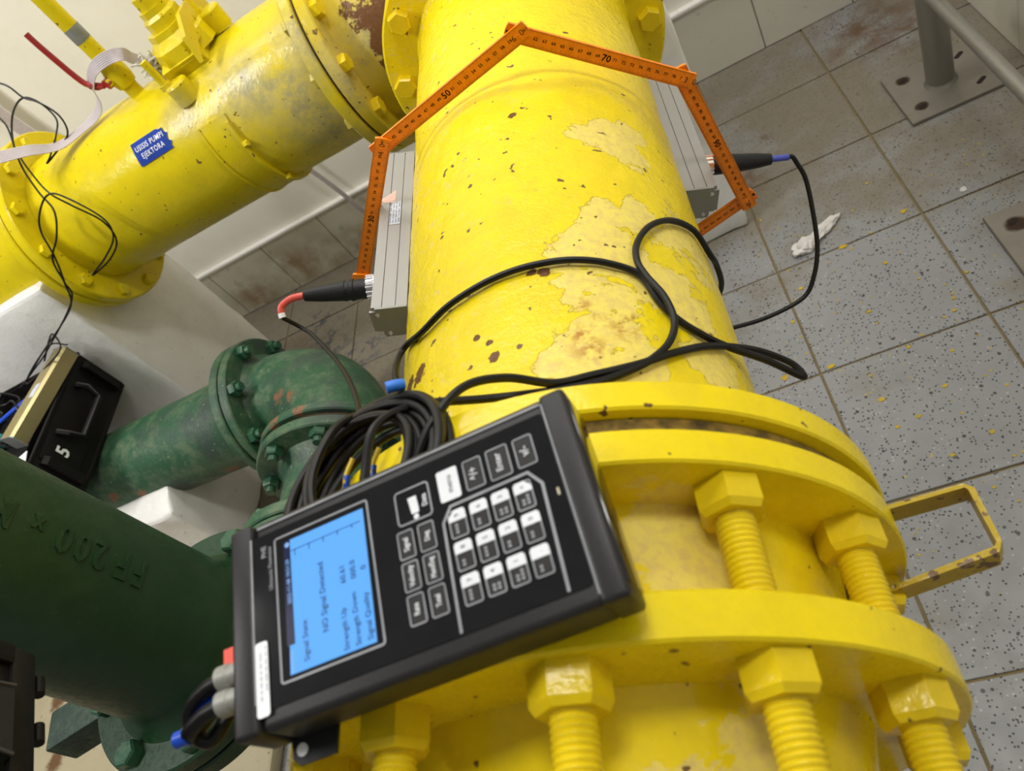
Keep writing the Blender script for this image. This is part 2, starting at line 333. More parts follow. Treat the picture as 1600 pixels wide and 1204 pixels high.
def tube(pts, r, seg=8, n=8, closed=False, smooth=True):
    C = catmull(pts, n, closed) if smooth else [Vector(p) for p in pts]; N_ = len(C); v, f = [], []
    rr = r if callable(r) else (lambda t: r)
    up = None
    for i, c in enumerate(C):
        if closed: t = (C[(i + 1) % N_] - C[i - 1])
        else: t = C[min(i + 1, N_ - 1)] - C[max(i - 1, 0)]
        if t.length < 1e-9: t = Vector((0, 0, 1))
        t.normalize()
        if up is None: up = t.orthogonal().normalized()
        else:
            up = (up - t * up.dot(t))
            up = up.normalized() if up.length > 1e-6 else t.orthogonal().normalized()
        w = t.cross(up); R_ = rr(i / max(1, N_ - 1))
        for k in range(seg):
            a = 2 * math.pi * k / seg; v.append(c + (up * math.cos(a) + w * math.sin(a)) * R_)
    for i in range(N_ if closed else N_ - 1):
        i2 = (i + 1) % N_
        for k in range(seg):
            k2 = (k + 1) % seg; f.append([i * seg + k, i * seg + k2, i2 * seg + k2, i2 * seg + k])
    if not closed:
        f.append(list(range(seg))[::-1]); f.append([(N_ - 1) * seg + k for k in range(seg)])
    return v, f
def prism(poly, org, u, v, w, d):
    org, u, v, w = Vector(org), Vector(u), Vector(v), Vector(w); n_ = len(poly)
    V = [org + u * p[0] + v * p[1] for p in poly] + [org + u * p[0] + v * p[1] + w * d for p in poly]
    F = [list(range(n_))[::-1], list(range(n_, 2 * n_))] + [[i, (i + 1) % n_, n_ + (i + 1) % n_, n_ + i] for i in range(n_)]
    return V, F
X, Y, Z = Vector((1, 0, 0)), Vector((0, 1, 0)), Vector((0, 0, 1))
def box(c, h, ax=(X, Y, Z), bev=0.0, seg=2):
    c = Vector(c); bm_ = bmesh.new()
    V = [bm_.verts.new((sx * h[0], sy * h[1], sz * h[2])) for sx in (-1, 1) for sy in (-1, 1) for sz in (-1, 1)]
    for q in ((0, 1, 3, 2), (4, 6, 7, 5), (0, 4, 5, 1), (2, 3, 7, 6), (0, 2, 6, 4), (1, 5, 7, 3)): bm_.faces.new([V[i] for i in q])
    if bev: bmesh.ops.bevel(bm_, geom=bm_.edges[:], offset=bev, segments=seg, affect='EDGES', profile=.5)
    bm_.verts.index_update()
    v = [c + ax[0] * p.co.x + ax[1] * p.co.y + ax[2] * p.co.z for p in bm_.verts]; f = [[q.index for q in p.verts] for p in bm_.faces]; bm_.free()
    return v, f
def rbox(x0, x1, y0, y1, z0, z1, bev=0.0): return box(((x0 + x1) / 2, (y0 + y1) / 2, (z0 + z1) / 2), ((x1 - x0) / 2, (y1 - y0) / 2, (z1 - z0) / 2), bev=bev)
def rrect(w, h, r, n=4):
    out = []
    for cx, cy, a0 in ((w / 2 - r, h / 2 - r, 0), (-w / 2 + r, h / 2 - r, 90), (-w / 2 + r, -h / 2 + r, 180), (w / 2 - r, -h / 2 + r, 270)):
        for k in range(n + 1):
            a = math.radians(a0 + 90 * k / n); out.append((cx + r * math.cos(a), cy + r * math.sin(a)))
    return out
def hexhead(R, h, dome=.12):   # along +Z from 0 to h, chamfered top
    v, f = [], []
    def rg(r, z, rd=0):
        k = len(v)
        for i in range(6): a = math.pi / 3 * i; v.append((r * math.cos(a), r * math.sin(a), z))
        return k
    a = rg(R, 0); b = rg(R, h * .80); c = rg(R * .86, h)
    for p, q in ((a, b), (b, c)):
        for i in range(6): j = (i + 1) % 6; f.append([p + i, p + j, q + j, q + i])
    f.append([a + i for i in range(6)][::-1]); f.append([c + i for i in range(6)])
    return v, f
def zmat(axis, spin=0.0):
    a, u, w = frame(axis); m3 = Matrix((u, w, a)).transposed(); 
    if m3.determinant() < 0: m3 = Matrix((w, u, a)).transposed()
    return m3 @ Matrix.Rotation(spin, 3, 'Z')

_fc = {}
def text2d(s, size, align='CENTER', ext=0.0, off=0.0, sp=1.0):
    key = (s, align, ext, off, sp)
    if key not in _fc:
        c = bpy.data.curves.new('t', 'FONT'); c.body = s; c.size = 1.0; c.align_x = align; c.align_y = 'CENTER'; c.resolution_u = 2; c.extrude = ext; c.offset = off; c.space_character = sp
        o = bpy.data.objects.new('t', c); COL.objects.link(o)
        bpy.context.view_layer.update(); dg = bpy.context.evaluated_depsgraph_get()
        me = bpy.data.meshes.new_from_object(o.evaluated_get(dg))
        _fc[key] = ([tuple(v.co) for v in me.vertices], [list(p.vertices) for p in me.polygons])
        bpy.data.objects.remove(o); bpy.data.curves.remove(c); bpy.data.meshes.remove(me)
    v, f = _fc[key]
    return [(p[0] * size, p[1] * size, p[2] * size) for p in v], f
def text3d(s, size, org, u, v, w=None, off=0.0, align='CENTER', sx=1.0, bold=0.0):
    V, F = text2d(s, size, align); org, u, v = Vector(org), Vector(u), Vector(v); w = Vector(w) if w is not None else u.cross(v)
    g = ([org + u * (p[0] * sx) + v * p[1] + w * off for p in V], F)
    if bold: g = join(g, ([p + u * bold for p in g[0]], F), ([p + v * bold for p in g[0]], F))
    return g

# ------------------------------------------------------------------ the setting
floor = bpy.data.objects.new('floor', mkmesh('floor', rbox(-3.6, .70, -.7, 2.15, -.06, -.004), M['grout'])); COL.objects.link(floor); floor['kind'] = 'structure'
tm = {}
P = .304; G = .0022
random.seed(3)
for i in range(-10, 3):
    for j in range(-2, 6):
        x0, x1 = .030 + i * P, .030 + (i + 1) * P; y0, y1 = .951 + (j - 2) * .300 - .0, .951 + (j - 1) * .300
        x0, y1, x1 = max(x0, -3.0), min(y1, 2.10), min(x1, .68)
        if x1 - x0 < .02 or y1 - y0 < .02: continue
        w, h = round(x1 - x0 - 2 * G, 4), round(y1 - y0 - 2 * G, 4)
        if (w, h) not in tm: tm[(w, h)] = mkmesh('floor_tile', box((0, 0, 0), (w / 2, h / 2, .005), bev=.0012, seg=1), M['terrazzo'], 30)
        o = bpy.data.objects.new('tile', tm[(w, h)]); COL.objects.link(o); o.parent = floor; o.location = ((x0 + x1) / 2, (y0 + y1) / 2, -.005 + random.uniform(-.0005, .0003))
wb = bpy.data.objects.new('wall_back', mkmesh('wall_back', rbox(-3.6, .80, 2.105, 2.25, -.05, 3.0), M['plaster'])); COL.objects.link(wb); wb['kind'] = 'structure'
wr_ = bpy.data.objects.new('wall_right', mkmesh('wall_right', rbox(.688, .82, -.7, 2.105, -.05, 3.0), M['plaster'])); COL.objects.link(wr_); wr_['kind'] = 'structure'
TW = .243
tb = mkmesh('wall_tile_x', box((0, 0, 0), (TW / 2 - .0015, .010, .106), bev=.0015, seg=1), M['wall_tile'], 30)
tr = mkmesh('wall_tile_y', box((0, 0, 0), (.010, TW / 2 - .0015, .106), bev=.0015, seg=1), M['wall_tile'], 30)
for k in range(-13, 2):
    o = bpy.data.objects.new('tile', tb); COL.objects.link(o); o.parent = wb; o.location = (.236 + (k + .5) * TW, 2.100, .107)
for k in range(5):
    o = bpy.data.objects.new('tile', tr); COL.objects.link(o); o.parent = wr_; o.location = (.683, 2.085 - (k + .5) * TW, .107)
o = bpy.data.objects.new('trim_1', mkmesh('trim_1', rbox(-3.2, .675, 2.082, 2.106, .213, .226, .004), M['white_concrete'])); COL.objects.link(o); o['kind'] = 'structure'
o = bpy.data.objects.new('trim_2', mkmesh('trim_2', rbox(.665, .690, .87, 2.081, .213, .226, .004), M['white_concrete'])); COL.objects.link(o); o['kind'] = 'structure'

def rough_block(prof, x0, x1, amp=.004, axis='X', cuts=10):
    """prism of a y-z profile along x, subdivided and slightly irregular like trowelled concrete"""
    b = bmesh.new(); n_ = len(prof); A = [b.verts.new((x0, p[0], p[1])) for p in prof]; B = [b.verts.new((x1, p[0], p[1])) for p in prof]
    b.faces.new(A[::-1]); b.faces.new(B)
    for i in range(n_): b.faces.new([A[i], A[(i + 1) % n_], B[(i + 1) % n_], B[i]])
    bmesh.ops.bevel(b, geom=b.edges[:], offset=.010, segments=2, affect='EDGES', profile=.5)
    bmesh.ops.triangulate(b, faces=b.faces[:])
    for _ in range(4): bmesh.ops.subdivide_edges(b, edges=[e for e in b.edges if e.calc_length() > .035], cuts=1)
    bmesh.ops.triangulate(b, faces=b.faces[:])
    for v in b.verts:
        nv = mnoise.noise_vector(v.co * 22) * amp + mnoise.noise_vector(v.co * 70) * amp * .4; v.co += nv
    b.verts.index_update(); g = ([v.co.copy() for v in b.verts], [[q.index for q in f.verts] for f in b.faces]); b.free(); return g
single('concrete_pedestal', rough_block([(1.43, 0), (1.80, 0), (1.80, .60), (1.43, .585)], -.42, .018), M['white_concrete'], (-.2, 1.6, 0),
       'white painted concrete pedestal under the tee of the big yellow pipe', 'pedestal')
single('concrete_pedestal', rough_block([(1.40, 0), (1.80, 0), (1.80, .755), (1.40, .745)], -2.6, -1.50, .005), M['white_concrete'], (-2.0, 1.6, 0),
       'tall white concrete block under the labelled yellow pipe, behind the open case', 'pedestal')
single('concrete_pedestal', rough_block([(1.015, 0), (1.34, 0), (1.34, .24), (1.30, .295), (1.08, .295), (1.015, .265)], -2.1, -1.47, .004), M['white_concrete'], (-1.8, 1.18, 0),
       'low white concrete block carrying the mottled green horizontal pipe', 'pedestal')
single('concrete_pedestal', rough_block([(.24, 0), (.66, 0), (.66, .15), (.24, .15)], -1.06, -.70, .003), M['white_concrete'], (-.88, .45, 0),
       'white concrete block below the elbow of the dark green riser', 'pedestal')
single('screed_slab', rough_block([(-.2, 0), (1.0, 0), (1.0, .035), (-.2, .035)], -2.6, -1.25, .002), M['cream_slab'], (-1.9, .4, 0),
       'rust-stained cream screed slab on the floor beside the green riser', 'slab')

# ------------------------------------------------------------------ main yellow pipe spool
AX, AZ = -.2036, .7554
def ydir(prof, seg=96, cap=(False, False)): return lathe(prof, (AX, 0, AZ), Y, seg, cap)
BOLT_A = [15 + 30 * k for k in range(12)]
m_head = mkmesh('bolt_head', hexhead(.0185, .015), M['yellow_bolt'], 25)
m_nut = mkmesh('hex_nut', hexhead(.0208, .021), M['yellow_bolt'], 25)
def bolts(name, me, parent, org, axis, r, angs, face_axis, e1, e2, s):
    """hex pieces on a bolt circle; axis plane spanned by e1,e2, pointing along face_axis"""
    for k, a in enumerate(angs):
        t = math.radians(a); p = Vector(org) + (e1 * math.cos(t) + e2 * math.sin(t)) * r + Vector(axis) * s
        inst(name, me, parent, p, zmat(face_axis, (k * 1.37) % 1.05))
pipe = empty('flanged_pipe', 'large worn bright yellow pipe with peeling paint, wrapped by the orange folding rule', 'pipe', (AX, .75, AZ - .162))
def lumpy_pipe():
    pr = []; n_ = 90
    y0, y1 = .2955, 1.185
    for i in range(n_ + 1):
        y = y0 + (y1 - y0) * i / n_; w = max(0, 1 - (y - y0) / .012); r = .162 + .004 * w * w
        r += .0012 * math.exp(-((y - .80) / .012) ** 2) + .0016 * (1 / (1 + math.exp((.885 - y) / .008)))   # weld step below the rule
        pr.append((y, r))
    v, f = ydir(pr, 128)
    out = []
    for p in v:
        d = Vector((p.x - AX, 0, p.z - AZ)).normalized(); q = Vector(p); n1 = mnoise.noise(q * 14) * .0013 + mnoise.noise(q * 60) * .0008
        side = max(0, -d.x + .25) ; n1 += (mnoise.noise(q * 95) * .0009 + mnoise.noise(q * 170) * .0005) * side
        out.append(q + d * n1)
    return out, f
part('barrel', lumpy_pipe(), M['yellow_main'], pipe, 50)
part('flange', ring((AX, 0, AZ), Y, .160, .2225, .274, .2955, 120, .0016), M['yellow_joint'], pipe)
part('flange', ring((AX, 0, AZ), Y, .160, .2225, 1.178, 1.204, 96, .003), M['yellow_main'], pipe)
bolts('bolt', m_head, pipe, (AX, 0, AZ), Y, .198, BOLT_A, -Y, X, Z, 1.178)
part('weld_bead', lathe([(1.165, .163), (1.170, .1675), (1.178, .168)], (AX, 0, AZ), Y, 72, (False, False)), M['yellow_main'], pipe)

# dismantling joint in the foreground
jt = empty('dismantling_joint', 'glossy yellow flanged dismantling joint with long threaded tie rods under the flowmeter', 'pipe joint', (AX, .14, AZ - .2225))
part('gasket', ring((AX, 0, AZ), Y, .160, .2135, .2595, .2735, 96, .001), M['gap_rust'], jt, label='dark rusty gasket gap')
part('flange', ring((AX, 0, AZ), Y, .150, .2225, .236, .2592, 120, .0016), M['yellow_joint'], jt)
part('flange', ring((AX, 0, AZ), Y, .150, .2225, .135, .161, 120, .0016), M['yellow_joint'], jt)
part('sleeve', ydir([(.236, .178), (.222, .176), (.205, .173), (.165, .172), (.155, .171)]), M['yellow_joint'], jt, 50)
part('inner_pipe', ydir([(.136, .166), (.118, .161), (.10, .157), (-.45, .156)]), M['yellow_joint'], jt, 50)
def rodmesh(y0, y1, r=.0118, pitch=.0036):
    pr = []; s = y0
    while s < y1: pr += [(s, r * .90), (s + pitch * .42, r), (s + pitch * .58, r)]; s += pitch
    return lathe(pr + [(y1, r * .8)], (0, 0, 0), Y, 18, (True, True))
m_rod = mkmesh('threaded_rod', rodmesh(-.10, .30), M['yellow_bolt'], 60)
for a in BOLT_A:
    t = math.radians(a); p = Vector((AX + .1985 * math.cos(t), 0, AZ + .1985 * math.sin(t)))
    inst('threaded_rod', m_rod, jt, p)
bolts('hex_nut', m_nut, jt, (AX, 0, AZ), Y, .1985, BOLT_A, -Y, X, Z, .236)
bolts('hex_nut', m_nut, jt, (AX, 0, AZ), Y, .1985, BOLT_A, -Y, X, Z, .135)
# strap handle bent from flat bar, welded to the right side of the joint
def strap(path, w, th):
    """flat bar standing on edge, following a horizontal path"""
    v, f = [], []; n_ = len(path)
    for i, p in enumerate(path):
        p = Vector(p); d = (Vector(path[min(i + 1, n_ - 1)]) - Vector(path[max(i - 1, 0)])).normalized(); s = d.cross(Z).normalized()
        k = 1.0
        if 0 < i < n_ - 1:
            d0 = (p - Vector(path[i - 1])).normalized(); k = 1 / max(.5, s.dot(d0.cross(Z)))
        for q in (p - s * th / 2 * k, p + s * th / 2 * k, p + s * th / 2 * k + Z * w, p - s * th / 2 * k + Z * w): v.append(q)
    for i in range(n_ - 1):
        for k in range(4): k2 = (k + 1) % 4; f.append([i * 4 + k, i * 4 + k2, i * 4 + 4 + k2, i * 4 + 4 + k])
    f += [[3, 2, 1, 0], [n_ * 4 - 4 + k for k in range(4)]]
    return v, f
part('strap_handle', strap([(-.012, .283, .700), (.072, .283, .700), (.0755, .279, .700), (.0755, .237, .700), (.072, .232, .700), (-.012, .222, .700)], .022, .0035), M['shaded_yellow'], jt, 25, 'flat bar U-shaped handle with scuffed yellow paint')

# tee at the far end
tee = empty('pipe_tee', 'yellow pipe tee with large dark rust patches behind the far flange', 'pipe fitting', (AX, 1.6, AZ - .17))
part('flange', ring((AX, 0, AZ), Y, .158, .2225, 1.210, 1.236, 96, .003), M['yellow_main'], tee)
part('run', ydir([(1.232, .19), (1.25, .176), (1.28, .168), (1.95, .168)], 96, (False, True)), M['yellow_tee'], tee, 50)
BY = 1.6
def xdir(prof, seg=96, cap=(False, False)): return lathe(prof, (0, BY, AZ), X, seg, cap)
part('branch', xdir([(-.555, .168), (-.535, .168), (-.50, .170), (-.42, .173), (-.33, .180), (-.22, .19)]), M['yellow_tee'], tee, 50)
part('flange', ring((0, BY, AZ), X, .158, .2225, -.576, -.550, 96, .003), M['yellow_tee'], tee)
bolts('bolt', m_head, tee, (0, BY, AZ), X, .1985, BOLT_A, X, Y, Z, -.550)
part('gasket', ring((0, BY, AZ), X, .158, .214, -.5815, -.5765, 96, .001), M['gasket'], tee)

# ------------------------------------------------------------------ labelled yellow suction pipe
duct = empty('flanged_pipe', 'yellow pipe along the back wall with a blue sticker and grey overspray', 'pipe', (-1.0, BY, AZ - .162))
def duct_barrel():
    pr = [(-1.40 + .80 * i / 60, .162) for i in range(61)]
    v, f = xdir(pr, 112)
    return [Vector(p) + (Vector((0, p.y - BY, p.z - AZ)).normalized() * (mnoise.noise(Vector(p) * 16) * .0012)) for p in v], f
part('barrel', duct_barrel(), M['yellow_duct'], duct, 50)
part('flange', ring((0, BY, AZ), X, .158, .2225, -.607, -.582, 96, .003), M['yellow_duct'], duct)
part('flange', ring((0, BY, AZ), X, .158, .2225, -1.427, -1.401, 96, .003), M['yellow_duct'], duct)
m_bolt_end = mkmesh('bolt_end', hexhead(.0165, .012), M['yellow_duct'], 25)
bolts('bolt', m_bolt_end, duct, (0, BY, AZ), X, .1985, BOLT_A, -X, Y, Z, -.607)
bolts('bolt', m_bolt_end, duct, (0, BY, AZ), X, .1985, BOLT_A, X, Y, Z, -1.401)
lout = empty('flanged_pipe', 'short yellow pipe end resting on the tall white concrete block at the left edge', 'pipe', (-1.9, BY, AZ - .162))
part('flange', ring((0, BY, AZ), X, .158, .2225, -1.457, -1.431, 96, .003), M['yellow_duct'], lout)
part('barrel', xdir([(-1.45, .162), (-2.6, .162)], 96, (False, True)), M['yellow_duct'], lout, 50)
# blue sticker wrapped on the pipe
def wrapx(pts2, cx, ang, r, sx=1.0, rot=0.0):
    """2-D (along pipe x, up around) metres -> on the x-axis pipe, ang = polar angle (deg) measured from -Y towards +Z"""
    out = []
    for p in pts2:
        a, b = p[0] * math.cos(rot) - p[1] * math.sin(rot), p[0] * math.sin(rot) + p[1] * math.cos(rot)
        t = math.radians(ang) + b / r; out.append(Vector((cx + a, BY - r * math.cos(t), AZ + r * math.sin(t))))
    return out
stk = []
for j in range(9):
    for i in range(13):
        fx, fy = i / 12, j / 8; px, py = (fx - .5) * .098, (fy - .5) * .050
        if i == 12: px -= .004 * (1 + math.sin(j * 2.3))
        if j == 8 and i > 9: py -= .004
        if i == 12 and j > 6: px -= .006
        stk.append((px, py))
sv = wrapx(stk, -1.027, 36.0, .1645, rot=.0); sf = [[j * 13 + i, j * 13 + i + 1, j * 13 + i + 14, j * 13 + i + 13] for j in range(8) for i in range(12)]
stick = part('name_sticker', (sv, sf), M['blue_label'], duct, 60, 'torn blue sticker with white lettering USISIS PUMPI EJEKTORA', fix=False)
tv = []
for s, dy in (('USISIS PUMPI', .0088), ('EJEKTORA', -.0088)):
    V, F = text2d(s, .0160, 'CENTER', 0.0, .003, 1.12); V = [(p[0] * .80, p[1] + dy) for p in V]; tv.append((wrapx(V, -1.029, 36.0, .1655), F))
part('lettering', join(*tv), M['white_print'], stick, None, fix=False)

# saddle clamp with tapping valve on the suction pipe
sad = empty('saddle_valve', 'yellow tapping saddle with wide strap and upright valve stem on the labelled pipe', 'valve', (-.87, BY, AZ + .162))
def arc_band(x0, x1, r0, r1, a0, a1, n_=40):
    v, f = [], []
    for i in range(n_ + 1):
        t = math.radians(a0 + (a1 - a0) * i / n_); c, s = -math.cos(t), math.sin(t)
        for x, r in ((x0, r0), (x0, r1), (x1, r1), (x1, r0)): v.append((x, BY + c * r, AZ + s * r))
    for i in range(n_):
        for k in range(4): k2 = (k + 1) % 4; f.append([i * 4 + k, i * 4 + k2, i * 4 + 4 + k2, i * 4 + 4 + k])
    f += [[3, 2, 1, 0], [n_ * 4 + k for k in range(4)]]
    return v, f
part('strap', arc_band(-.912, -.838, .1625, .1665, 28, -150), M['yellow_duct'], sad)
part('strap_rib', arc_band(-.846, -.838, .166, .172, 22, -150), M['yellow_duct'], sad)
part('strap_rib', arc_band(-.912, -.906, .166, .169, 28, -150), M['yellow_duct'], sad)
for a in (4, -40):
    t = math.radians(a); inst('bolt', mkmesh('stud', hexhead(.008, .010), M['yellow_duct'], 25), sad, (-.84, BY - .170 * math.cos(t), AZ + .170 * math.sin(t)), zmat(X))
part('saddle_body', join(arc_band(-.925, -.825, .163, .192, 68, 142), lathe([(.17, .075), (.205, .070), (.222, .052), (.235, .050)], (-.875, BY, AZ), Z, 8, (False, True), .39)), M['yellow_duct'], sad, 30)
part('side_plate', prism([(-.10, .165), (-.085, .215), (-.04, .245), (.04, .245), (.085, .215), (.10, .165), (.06, .19), (-.06, .19)], (-.826, BY, AZ), Y, Z, X, .010), M['yellow_tee'], sad, 25, 'blue-stained edge plate')
for sy in (-1, 1):
    ex = Vector((-.905 if sy < 0 else -.80, BY + sy * .075 - .02, AZ + .165))
    ex = Vector((-.902, BY - .095, AZ + .118)) if sy < 0 else Vector((-.80, BY + .03, AZ + .165))
    part('lug', lathe([(0, .026), (.040, .026), (.044, .023)], ex, Z, 20), M['yellow_duct'], sad, 30)
    part('lug_bolt', join(lathe([(.04, .008), (.105, .008)], ex - X * .02 + Y * .0, Z, 12), lathe([(.04, .013), (.052, .013)], ex - X * .02, Z, 6)), M['yellow_duct'], sad, 30)
part('valve_body', join(lathe([(.225, .040), (.255, .040), (.262, .034), (.275, .034)], (-.872, BY, AZ), Z, 8, (True, True), .39), lathe([(.275, .030), (.300, .030), (.303, .022)], (-.868, BY, AZ), Z, 6)), M['yellow_duct'], sad, 30)
part('valve_stem', join(lathe([(.30, .020), (.305, .022), (.312, .019), (.318, .022), (.330, .020)], (-.868, BY, AZ), Z, 20), lathe([(.33, .027), (.355, .027)], (-.868, BY, AZ), Z, 6), lathe([(.355, .022), (.60, .021)], (-.868, BY, AZ), Z, 20)), M['yellow_duct'], sad, 30)
tuft = []
random.seed(5)
for k in range(60):
    c = Vector((-.952, BY - .03, AZ + .195)); d = Vector((random.gauss(0, 1), random.gauss(0, 1), random.gauss(0, 1))).normalized()
    p0 = c + d * .008; p1 = c + d * random.uniform(.014, .026) + Z * random.uniform(-.01, .012); p2 = p1 + Vector((random.gauss(0, .008), random.gauss(0, .008), random.gauss(0, .008)))
    tuft.append(tube([p0, p1, p2], random.uniform(.0012, .0028), 4, 3))
single('fibre_tuft', join(*tuft), M['hemp'], (-.952, BY - .03, AZ + .17), 'frayed white sealing fibre tuft sticking out beside the saddle valve', 'fibre')

# thin riser with red lever valve
thin = empty('branch_pipe', 'thin upright yellow pipe with a grey bare band and red lever valve', 'pipe', (-1.045, BY, AZ + .162))
B0 = Vector((-1.045, BY, AZ))
part('pipe_stem', lathe([(.150, .017), (.185, .017), (.186, .021), (.205, .021), (.206, .0175), (.245, .0175), (.75, .0175)], B0, Z, 24, (True, True)), M['yellow_duct'], thin, 30)
part('bare_band', lathe([(.295, .0179), (.296, .0181), (.326, .0181), (.327, .0179)], B0, Z, 24, (False, False)), M['grey_primer'], thin, 30, 'grey unpainted band')
part('valve_body', join(lathe([(.186, .022), (.20, .026), (.225, .026), (.238, .022)], B0, Z, 20), lathe([(0, .011), (.035, .011)], B0 + Z * .213, Vector((-.6, -.8, 0)), 16)), M['yellow_duct'], thin, 30)
ld = Vector((-.6, -.8, 0)); lp = B0 + Z * .213 + ld * .030
part('lever', join(strap([lp + Vector((.004, -.004, -.006)), lp + Vector((-.030, .0, .000)), lp + Vector((-.045, .004, .010))], .012, .004), tube([lp + Vector((-.012, 0, 0)), lp + Vector((-.03, .002, .012)), lp + Vector((-.048, .006, .03)), lp + Vector((-.060, .012, .11)), lp + Vector((-.064, .016, .150))], .0062, 8, 5), lathe([(0, .012), (.010, .012)], lp - ld * .004, ld, 6)), M['red_paint'], thin, 30, 'red lever handle')

# ------------------------------------------------------------------ green pipework
GX, GY = -.876, .44
BOLT_G = [22.5 + 45 * k for k in range(8)]
mg_head = mkmesh('green_bolt_head', hexhead(.0185, .016), M['green_bolt'], 25)
ris = empty('riser_pipe', 'smooth dark green upright pipe with raised FF 200 casting marks', 'pipe', (GX, GY, .575))
part('barrel', lathe([(.60, .130), (.612, .117), (.63, .1115), (.70, .111), (1.72, .111)], (GX, GY, 0), Z, 96, (False, True)), M['green_dark'], ris, 50)
part('flange', ring((GX, GY, 0), Z, .105, .170, .575, .600, 96, .003), M['green_dark'], ris)
bolts('bolt', mg_head, ris, (GX, GY, 0), Z, .1475, BOLT_G, Z, X, Y, .600)
# raised casting letters running up the pipe, facing the camera side
def wrapz(V, z0, ang, r):
    out = []
    for p in V:
        t = math.radians(ang) + (-p[1]) / r * 1.0; rr = r + (p[2] if len(p) > 2 else 0); out.append(Vector((GX + rr * math.cos(t), GY + rr * math.sin(t), z0 + p[0])))
    return out
for s, z0 in (('F', .776), ('F', .799), ('2', .831), ('0', .8535), ('0', .876), ('x', .908), ('M', .948)):
    V, F = text2d(s, .046 if s != 'x' else .032, 'CENTER', .05, .018); V = [(p[0] * .78, p[1], p[2] * .7 + .0008) for p in V]
    part('casting_letter', (wrapz(V, z0, 0.0, .111), F), M['green_dark'], ris, 30)
def bend(p0, d0, p1, d1, r, seg=56, n_=20, flare=True):
    """quarter elbow from p0 (direction d0) to p1 (arriving along d1)"""
    p0, p1, d0, d1 = Vector(p0), Vector(p1), Vector(d0), Vector(d1); L = (p1 - p0).length * .39; pts = []
    for i in range(n_ + 1):
        t = i / n_; a, b = p0 + d0 * L, p1 - d1 * L; pts.append(p0 * (1 - t) ** 3 + a * 3 * t * (1 - t) ** 2 + b * 3 * t * t * (1 - t) + p1 * t ** 3)
    rf = (lambda t: r * (1 + .12 * max(0, 1 - t / .06) ** 2 + .12 * max(0, 1 - (1 - t) / .06) ** 2)) if flare else r
    return tube(pts, rf, seg, 1, False, False)
EX2, EY2, GZ = -.905, .94, .2975
el1 = empty('pipe_elbow', 'green elbow below the riser flange, mostly hidden under the flowmeter', 'pipe fitting', (GX, GY, .16))
part('flange', ring((GX, GY, 0), Z, .105, .170, .545, .571, 96, .003), M['green_dark'], el1)
part('bend', bend((GX, GY, .55), -Z, (EX2, .70, GZ), Y, .111), M['green_old'], el1, 60)
part('flange', ring((EX2, 0, GZ), Y, .105, .170, .690, .716, 96, .003), M['green_old'], el1)
nk = empty('pipe_spool', 'short green spool between the two green elbows, beside the cable coil', 'pipe', (EX2, .82, .18))
part('barrel', lathe([(.745, .128), (.76, .113), (.88, .112), (.902, .128)], (EX2, 0, GZ), Y, 64, (False, False)), M['green_old'], nk, 50)
part('flange', ring((EX2, 0, GZ), Y, .105, .170, .720, .745, 96, .003), M['green_old'], nk)
part('flange', ring((EX2, 0, GZ), Y, .105, .170, .902, .926, 96, .003), M['green_old'], nk)
mg_stud = mkmesh('green_stud', join(hexhead(.0185, .016), lathe([(.016, .010), (.028, .010)], (0, 0, 0), Z, 12)), M['green_bolt'], 25)
bolts('bolt', mg_stud, nk, (EX2, 0, GZ), Y, .1475, BOLT_G, -Y, X, Z, .902)
bolts('bolt', mg_head, nk, (EX2, 0, GZ), Y, .1475, BOLT_G, Y, X, Z, .745)
part('gasket', ring((EX2, 0, GZ), Y, .105, .158, .927, .939, 72, .001), M['gasket'], nk)
el2 = empty('pipe_elbow', 'weathered green elbow with an orange rust patch beside the yellow pipe', 'pipe fitting', (-1.0, 1.1, .18))
part('flange', ring((EX2, 0, GZ), Y, .105, .170, .940, .960, 96, .003), M['green_old'], el2)
part('bend', bend((-1.135, 1.193, GZ), X, (EX2, .955, GZ), -Y, .1135), M['green_old'], el2, 60)
part('flange', ring((0, 1.193, GZ), X, .105, .170, -1.154, -1.131, 96, .003), M['green_old'], el2)
bolts('bolt', mg_stud, el2, (0, 1.193, GZ), X, .1475, BOLT_G, X, Y, Z, -1.131)
gh = empty('flanged_pipe', 'mottled green horizontal pipe running behind the open black case', 'pipe', (-1.6, 1.193, .186))
part('flange', ring((0, 1.193, GZ), X, .105, .170, -1.182, -1.159, 96, .003), M['green_old'], gh)
def gh_barrel():
    v, f = lathe([(-1.165, .125), (-1.185, .118), (-1.21, .112)] + [(-1.21 - .06 * i, .111) for i in range(1, 20)], (0, 1.193, GZ), X, 72, (False, True))
    return [Vector(p) + Vector((0, p.y - 1.193, p.z - GZ)).normalized() * (mnoise.noise(Vector(p) * 25) * .002) for p in v], f
part('barrel', gh_barrel(), M['green_old'], gh, 50)
part('bracket_bar', box((-1.088, .392, .565), (.062, .030, .026), (Vector((.965, .26, .0)).normalized(), Vector((-.26, .965, 0)).normalized(), Z), .003), M['dark_green_bar'], ris, 30, 'rough black-green square bar stub')

